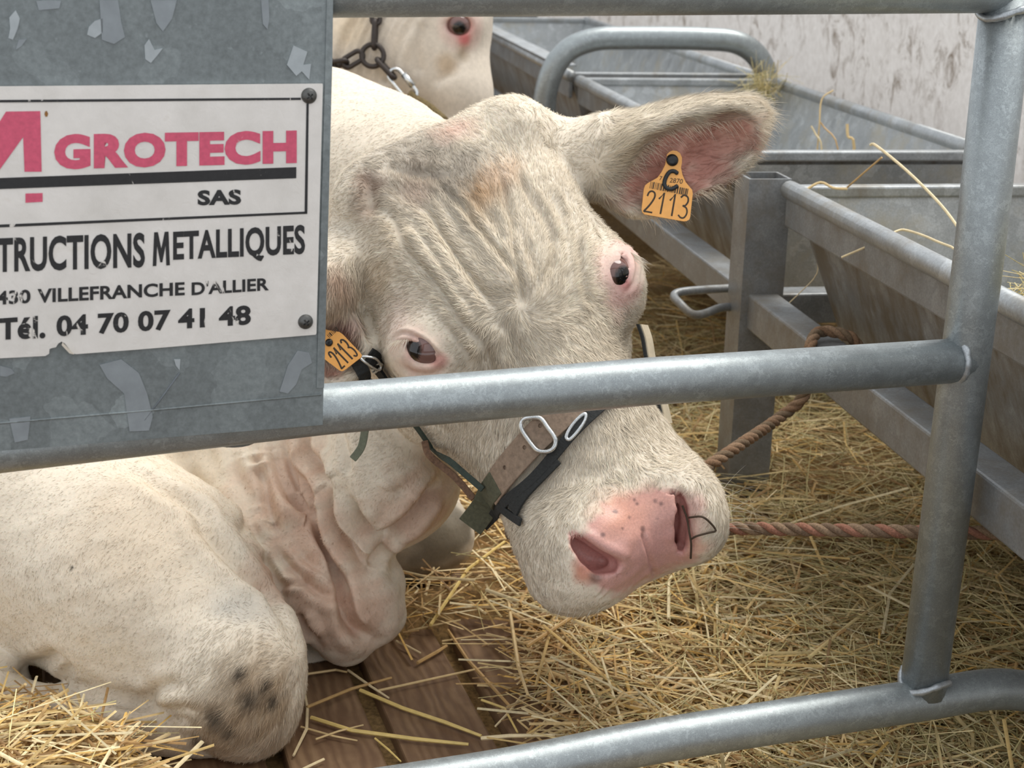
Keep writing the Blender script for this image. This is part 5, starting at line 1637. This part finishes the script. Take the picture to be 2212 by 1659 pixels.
# single stalks that can be told apart
SP = [plain('stalk_%d' % i, tuple(c), .5, 0, .12, 90) for i, c in enumerate([lin(218, 190, 138), lin(228, 208, 166), lin(194, 158, 104), lin(222, 194, 120)])]
def stalk(px, zs, w, label, k, group=None):
    if not hasattr(zs, '__len__'): zs = [zs] * len(px)
    P = [on_floor(x, y, z) for (x, y), z in zip(px, zs)]
    V_, F_ = tube_vf(P, [w * .38] * (len(P) - 1) + [w * .28], 6, flat=1)
    o = mesh_obj('straw_stalk', V_, F_, SP[k % 4])
    return tag(o, label, 'straw', group)
PLK = 'single straws lying on the bare boards'
lb = 'single dry straw lying across the bare wooden boards'
LBS = {3: 'long golden straw lying slantwise over the gap between two boards', 7: 'longest flat straw lying along the boards beside the lower gate rail', 9: 'kinked straw standing against the side of the cow\'s knee',
       10: 'thick tan straw crossing the edge of the rightmost bare board', 2: 'straight straw pointing from the knee across the knotted board', 4: 'thin pale straw laid square across the widest bare board', 6: 'short wedge-shaped straw at the upper end of the widest board',
       0: 'bent straw under the lowest fold of the dewlap', 1: 'straw bridging the dark gap below the dewlap', 5: 'short straw right beside the tip of the dewlap'}
for k, (pts, w) in enumerate([([(651, 1458), (725, 1447), (750, 1452)], .004), ([(752, 1448), (800, 1482), (840, 1508)], .004), ([(663, 1528), (760, 1488), (846, 1464)], .005),
        ([(778, 1491), (870, 1530), (960, 1560), (1040, 1590)], .006), ([(818, 1492), (900, 1474), (1054, 1440)], .004), ([(856, 1385), (880, 1396), (909, 1411)], .004),
        ([(902, 1432), (945, 1408), (965, 1395)], .006), ([(672, 1550), (760, 1578), (900, 1597), (1012, 1608)], .006), ([(682, 1597), (730, 1580), (785, 1566)], .003),
        ([(656, 1490), (664, 1530), (662, 1575), (634, 1632)], .005), ([(968, 1362), (1010, 1425), (1060, 1480), (1105, 1530)], .006), ([(1040, 1512), (1090, 1530), (1118, 1582)], .004),
        ([(650, 1570), (720, 1590), (772, 1600)], .003), ([(700, 1640), (668, 1655), (640, 1668)], .004), ([(870, 1366), (905, 1362)], .003), ([(810, 1595), (840, 1620), (866, 1645)], .003),
        ([(955, 1385), (1040, 1372), (1090, 1376)], .003), ([(1128, 1502), (1098, 1540), (1070, 1569)], .004)]):
    stalk(pts, .005 + .0008 * (k % 3), w, LBS.get(k, lb), k, PLK)
for k, (pts, zs, w, lab) in enumerate([
        ([(1098, 1300), (1120, 1440), (1140, 1500)], [.05, .04, .05], .006, 'long pale straw stem leaning below the muzzle'),
        ([(1040, 1595), (1100, 1590), (1200, 1588)], [.012, .02, .03], .006, 'yellow straw lying along the lower gate rail'),
        ([(1140, 1395), (1240, 1330), (1330, 1300)], [.05, .055, .06], .006, 'bright yellow straw stem lying under the cow\'s chin'),
        ([(930, 1350), (1010, 1230), (1090, 1170)], [.03, .05, .06], .006, 'long tan straw stem beside the folded dewlap'),
        ([(0, 1555), (30, 1500), (55, 1478)], [.03, .05, .07], .006, 'upright golden straw against the folded lower leg'),
        ([(60, 1580), (180, 1600), (250, 1612)], [.034, .03, .024], .006, 'golden straw lying in front of the folded lower leg')]):
    stalk(pts, zs, w, lab, k)
_p = [trace([(x, y)])[0] * .9985 + CAM * .0015 for x, y in ((92, 1480), (130, 1504), (200, 1545), (262, 1585))] + [on_floor(302, 1612, .02)]
V_, F_ = tube_vf(_p, .0014, 6); tag(mesh_obj('straw_stalk', V_, F_, SP[2]), 'thin dry stem lying over the folded lower leg', 'straw')
def foot(px, py, Z, z):
    """a point straight below a pixel point, on whatever carries the stem"""
    p = at(px, py, Z).copy(); p[2] = z
    return p
def stalk3(pts, w, lab, k):
    V_, F_ = tube_vf(smooth_path([p if isinstance(p, np.ndarray) else at(*p) if len(p) == 3 else foot(*p) for p in pts], 4), w * .5, 6)
    tag(mesh_obj('hay_stalk', V_, F_, SP[k]), lab, 'hay')
stalk3([(1880, 313, 1.99), (1893, 315, 1.98), (1960, 370, 1.93), (2030, 440, 1.88), (2075, 500, 1.84), (2110, 560, 1.80), (2115, 575, 1.80, .40)], .0036, 'long pale hay stem arching up out of near trough', 1)
stalk3([(1818, 556, 1.87), (1900, 520, 1.85), (1935, 500, 1.86), (1960, 498, 1.87), (2020, 520, 1.84), (2080, 560, 1.80), (2085, 575, 1.80, .40)], .0030, 'bent hay stem hanging over the front rim of near trough', 1)
stalk3([(1738, 412, 2.09), (1772, 394, 2.09), (1800, 406, 2.08), (1830, 408, 2.07)], .0036, 'short pale straw piece on the rim corner of near trough', 0)
stalk3([(1830, 405, 2.10), (1870, 370, 2.06), (1905, 340, 2.03)], .0026, 'brown hay stem leaning against far end of near trough', 2)
stalk3([(1658, 745, 2.16), (1670, 690, 2.15), (1720, 640, 2.15), (1765, 590, 2.15), (1758, 540, 2.15), (1745, 470, 2.15), tp(-.035, .043, .466)], .0016, 'thin crooked hay wisp hanging beside the square leg', 1)
stalk3([(1765, 330, 2.72, .206), (1765, 330, 2.72, .34), (1765, 330, 2.72), (1770, 270, 2.70), (1775, 215, 2.70), (1800, 195, 2.70)], .0030, 'thin hay stem standing up inside the middle trough', 0)
stalk3([(1780, 330, 2.70, .206), (1780, 330, 2.70, .34), (1775, 325, 2.70), (1762, 290, 2.70), (1752, 272, 2.70)], .0034, 'pale broken hay stem leaning inside the middle trough', 1)
stalk3([(1850, 322, 2.66, .206), (1850, 322, 2.66, .34), (1845, 318, 2.66), (1832, 295, 2.66), (1830, 268, 2.66)], .0055, 'curled dry leaf sticking up inside the middle trough', 0)
stalk3([(1815, 328, 2.68, .206), (1815, 328, 2.68, .34), (1810, 322, 2.68), (1780, 275, 2.70), (1770, 262, 2.70)], .0028, 'slanting brown hay stem inside the middle trough', 2)
print('all', round(time.time() - T0, 1))
dg_ = bpy.context.evaluated_depsgraph_get()
print('tris', sum(len(o.data.loops) - 2 * len(o.data.polygons) for o in sc.objects if o.type == 'MESH'))
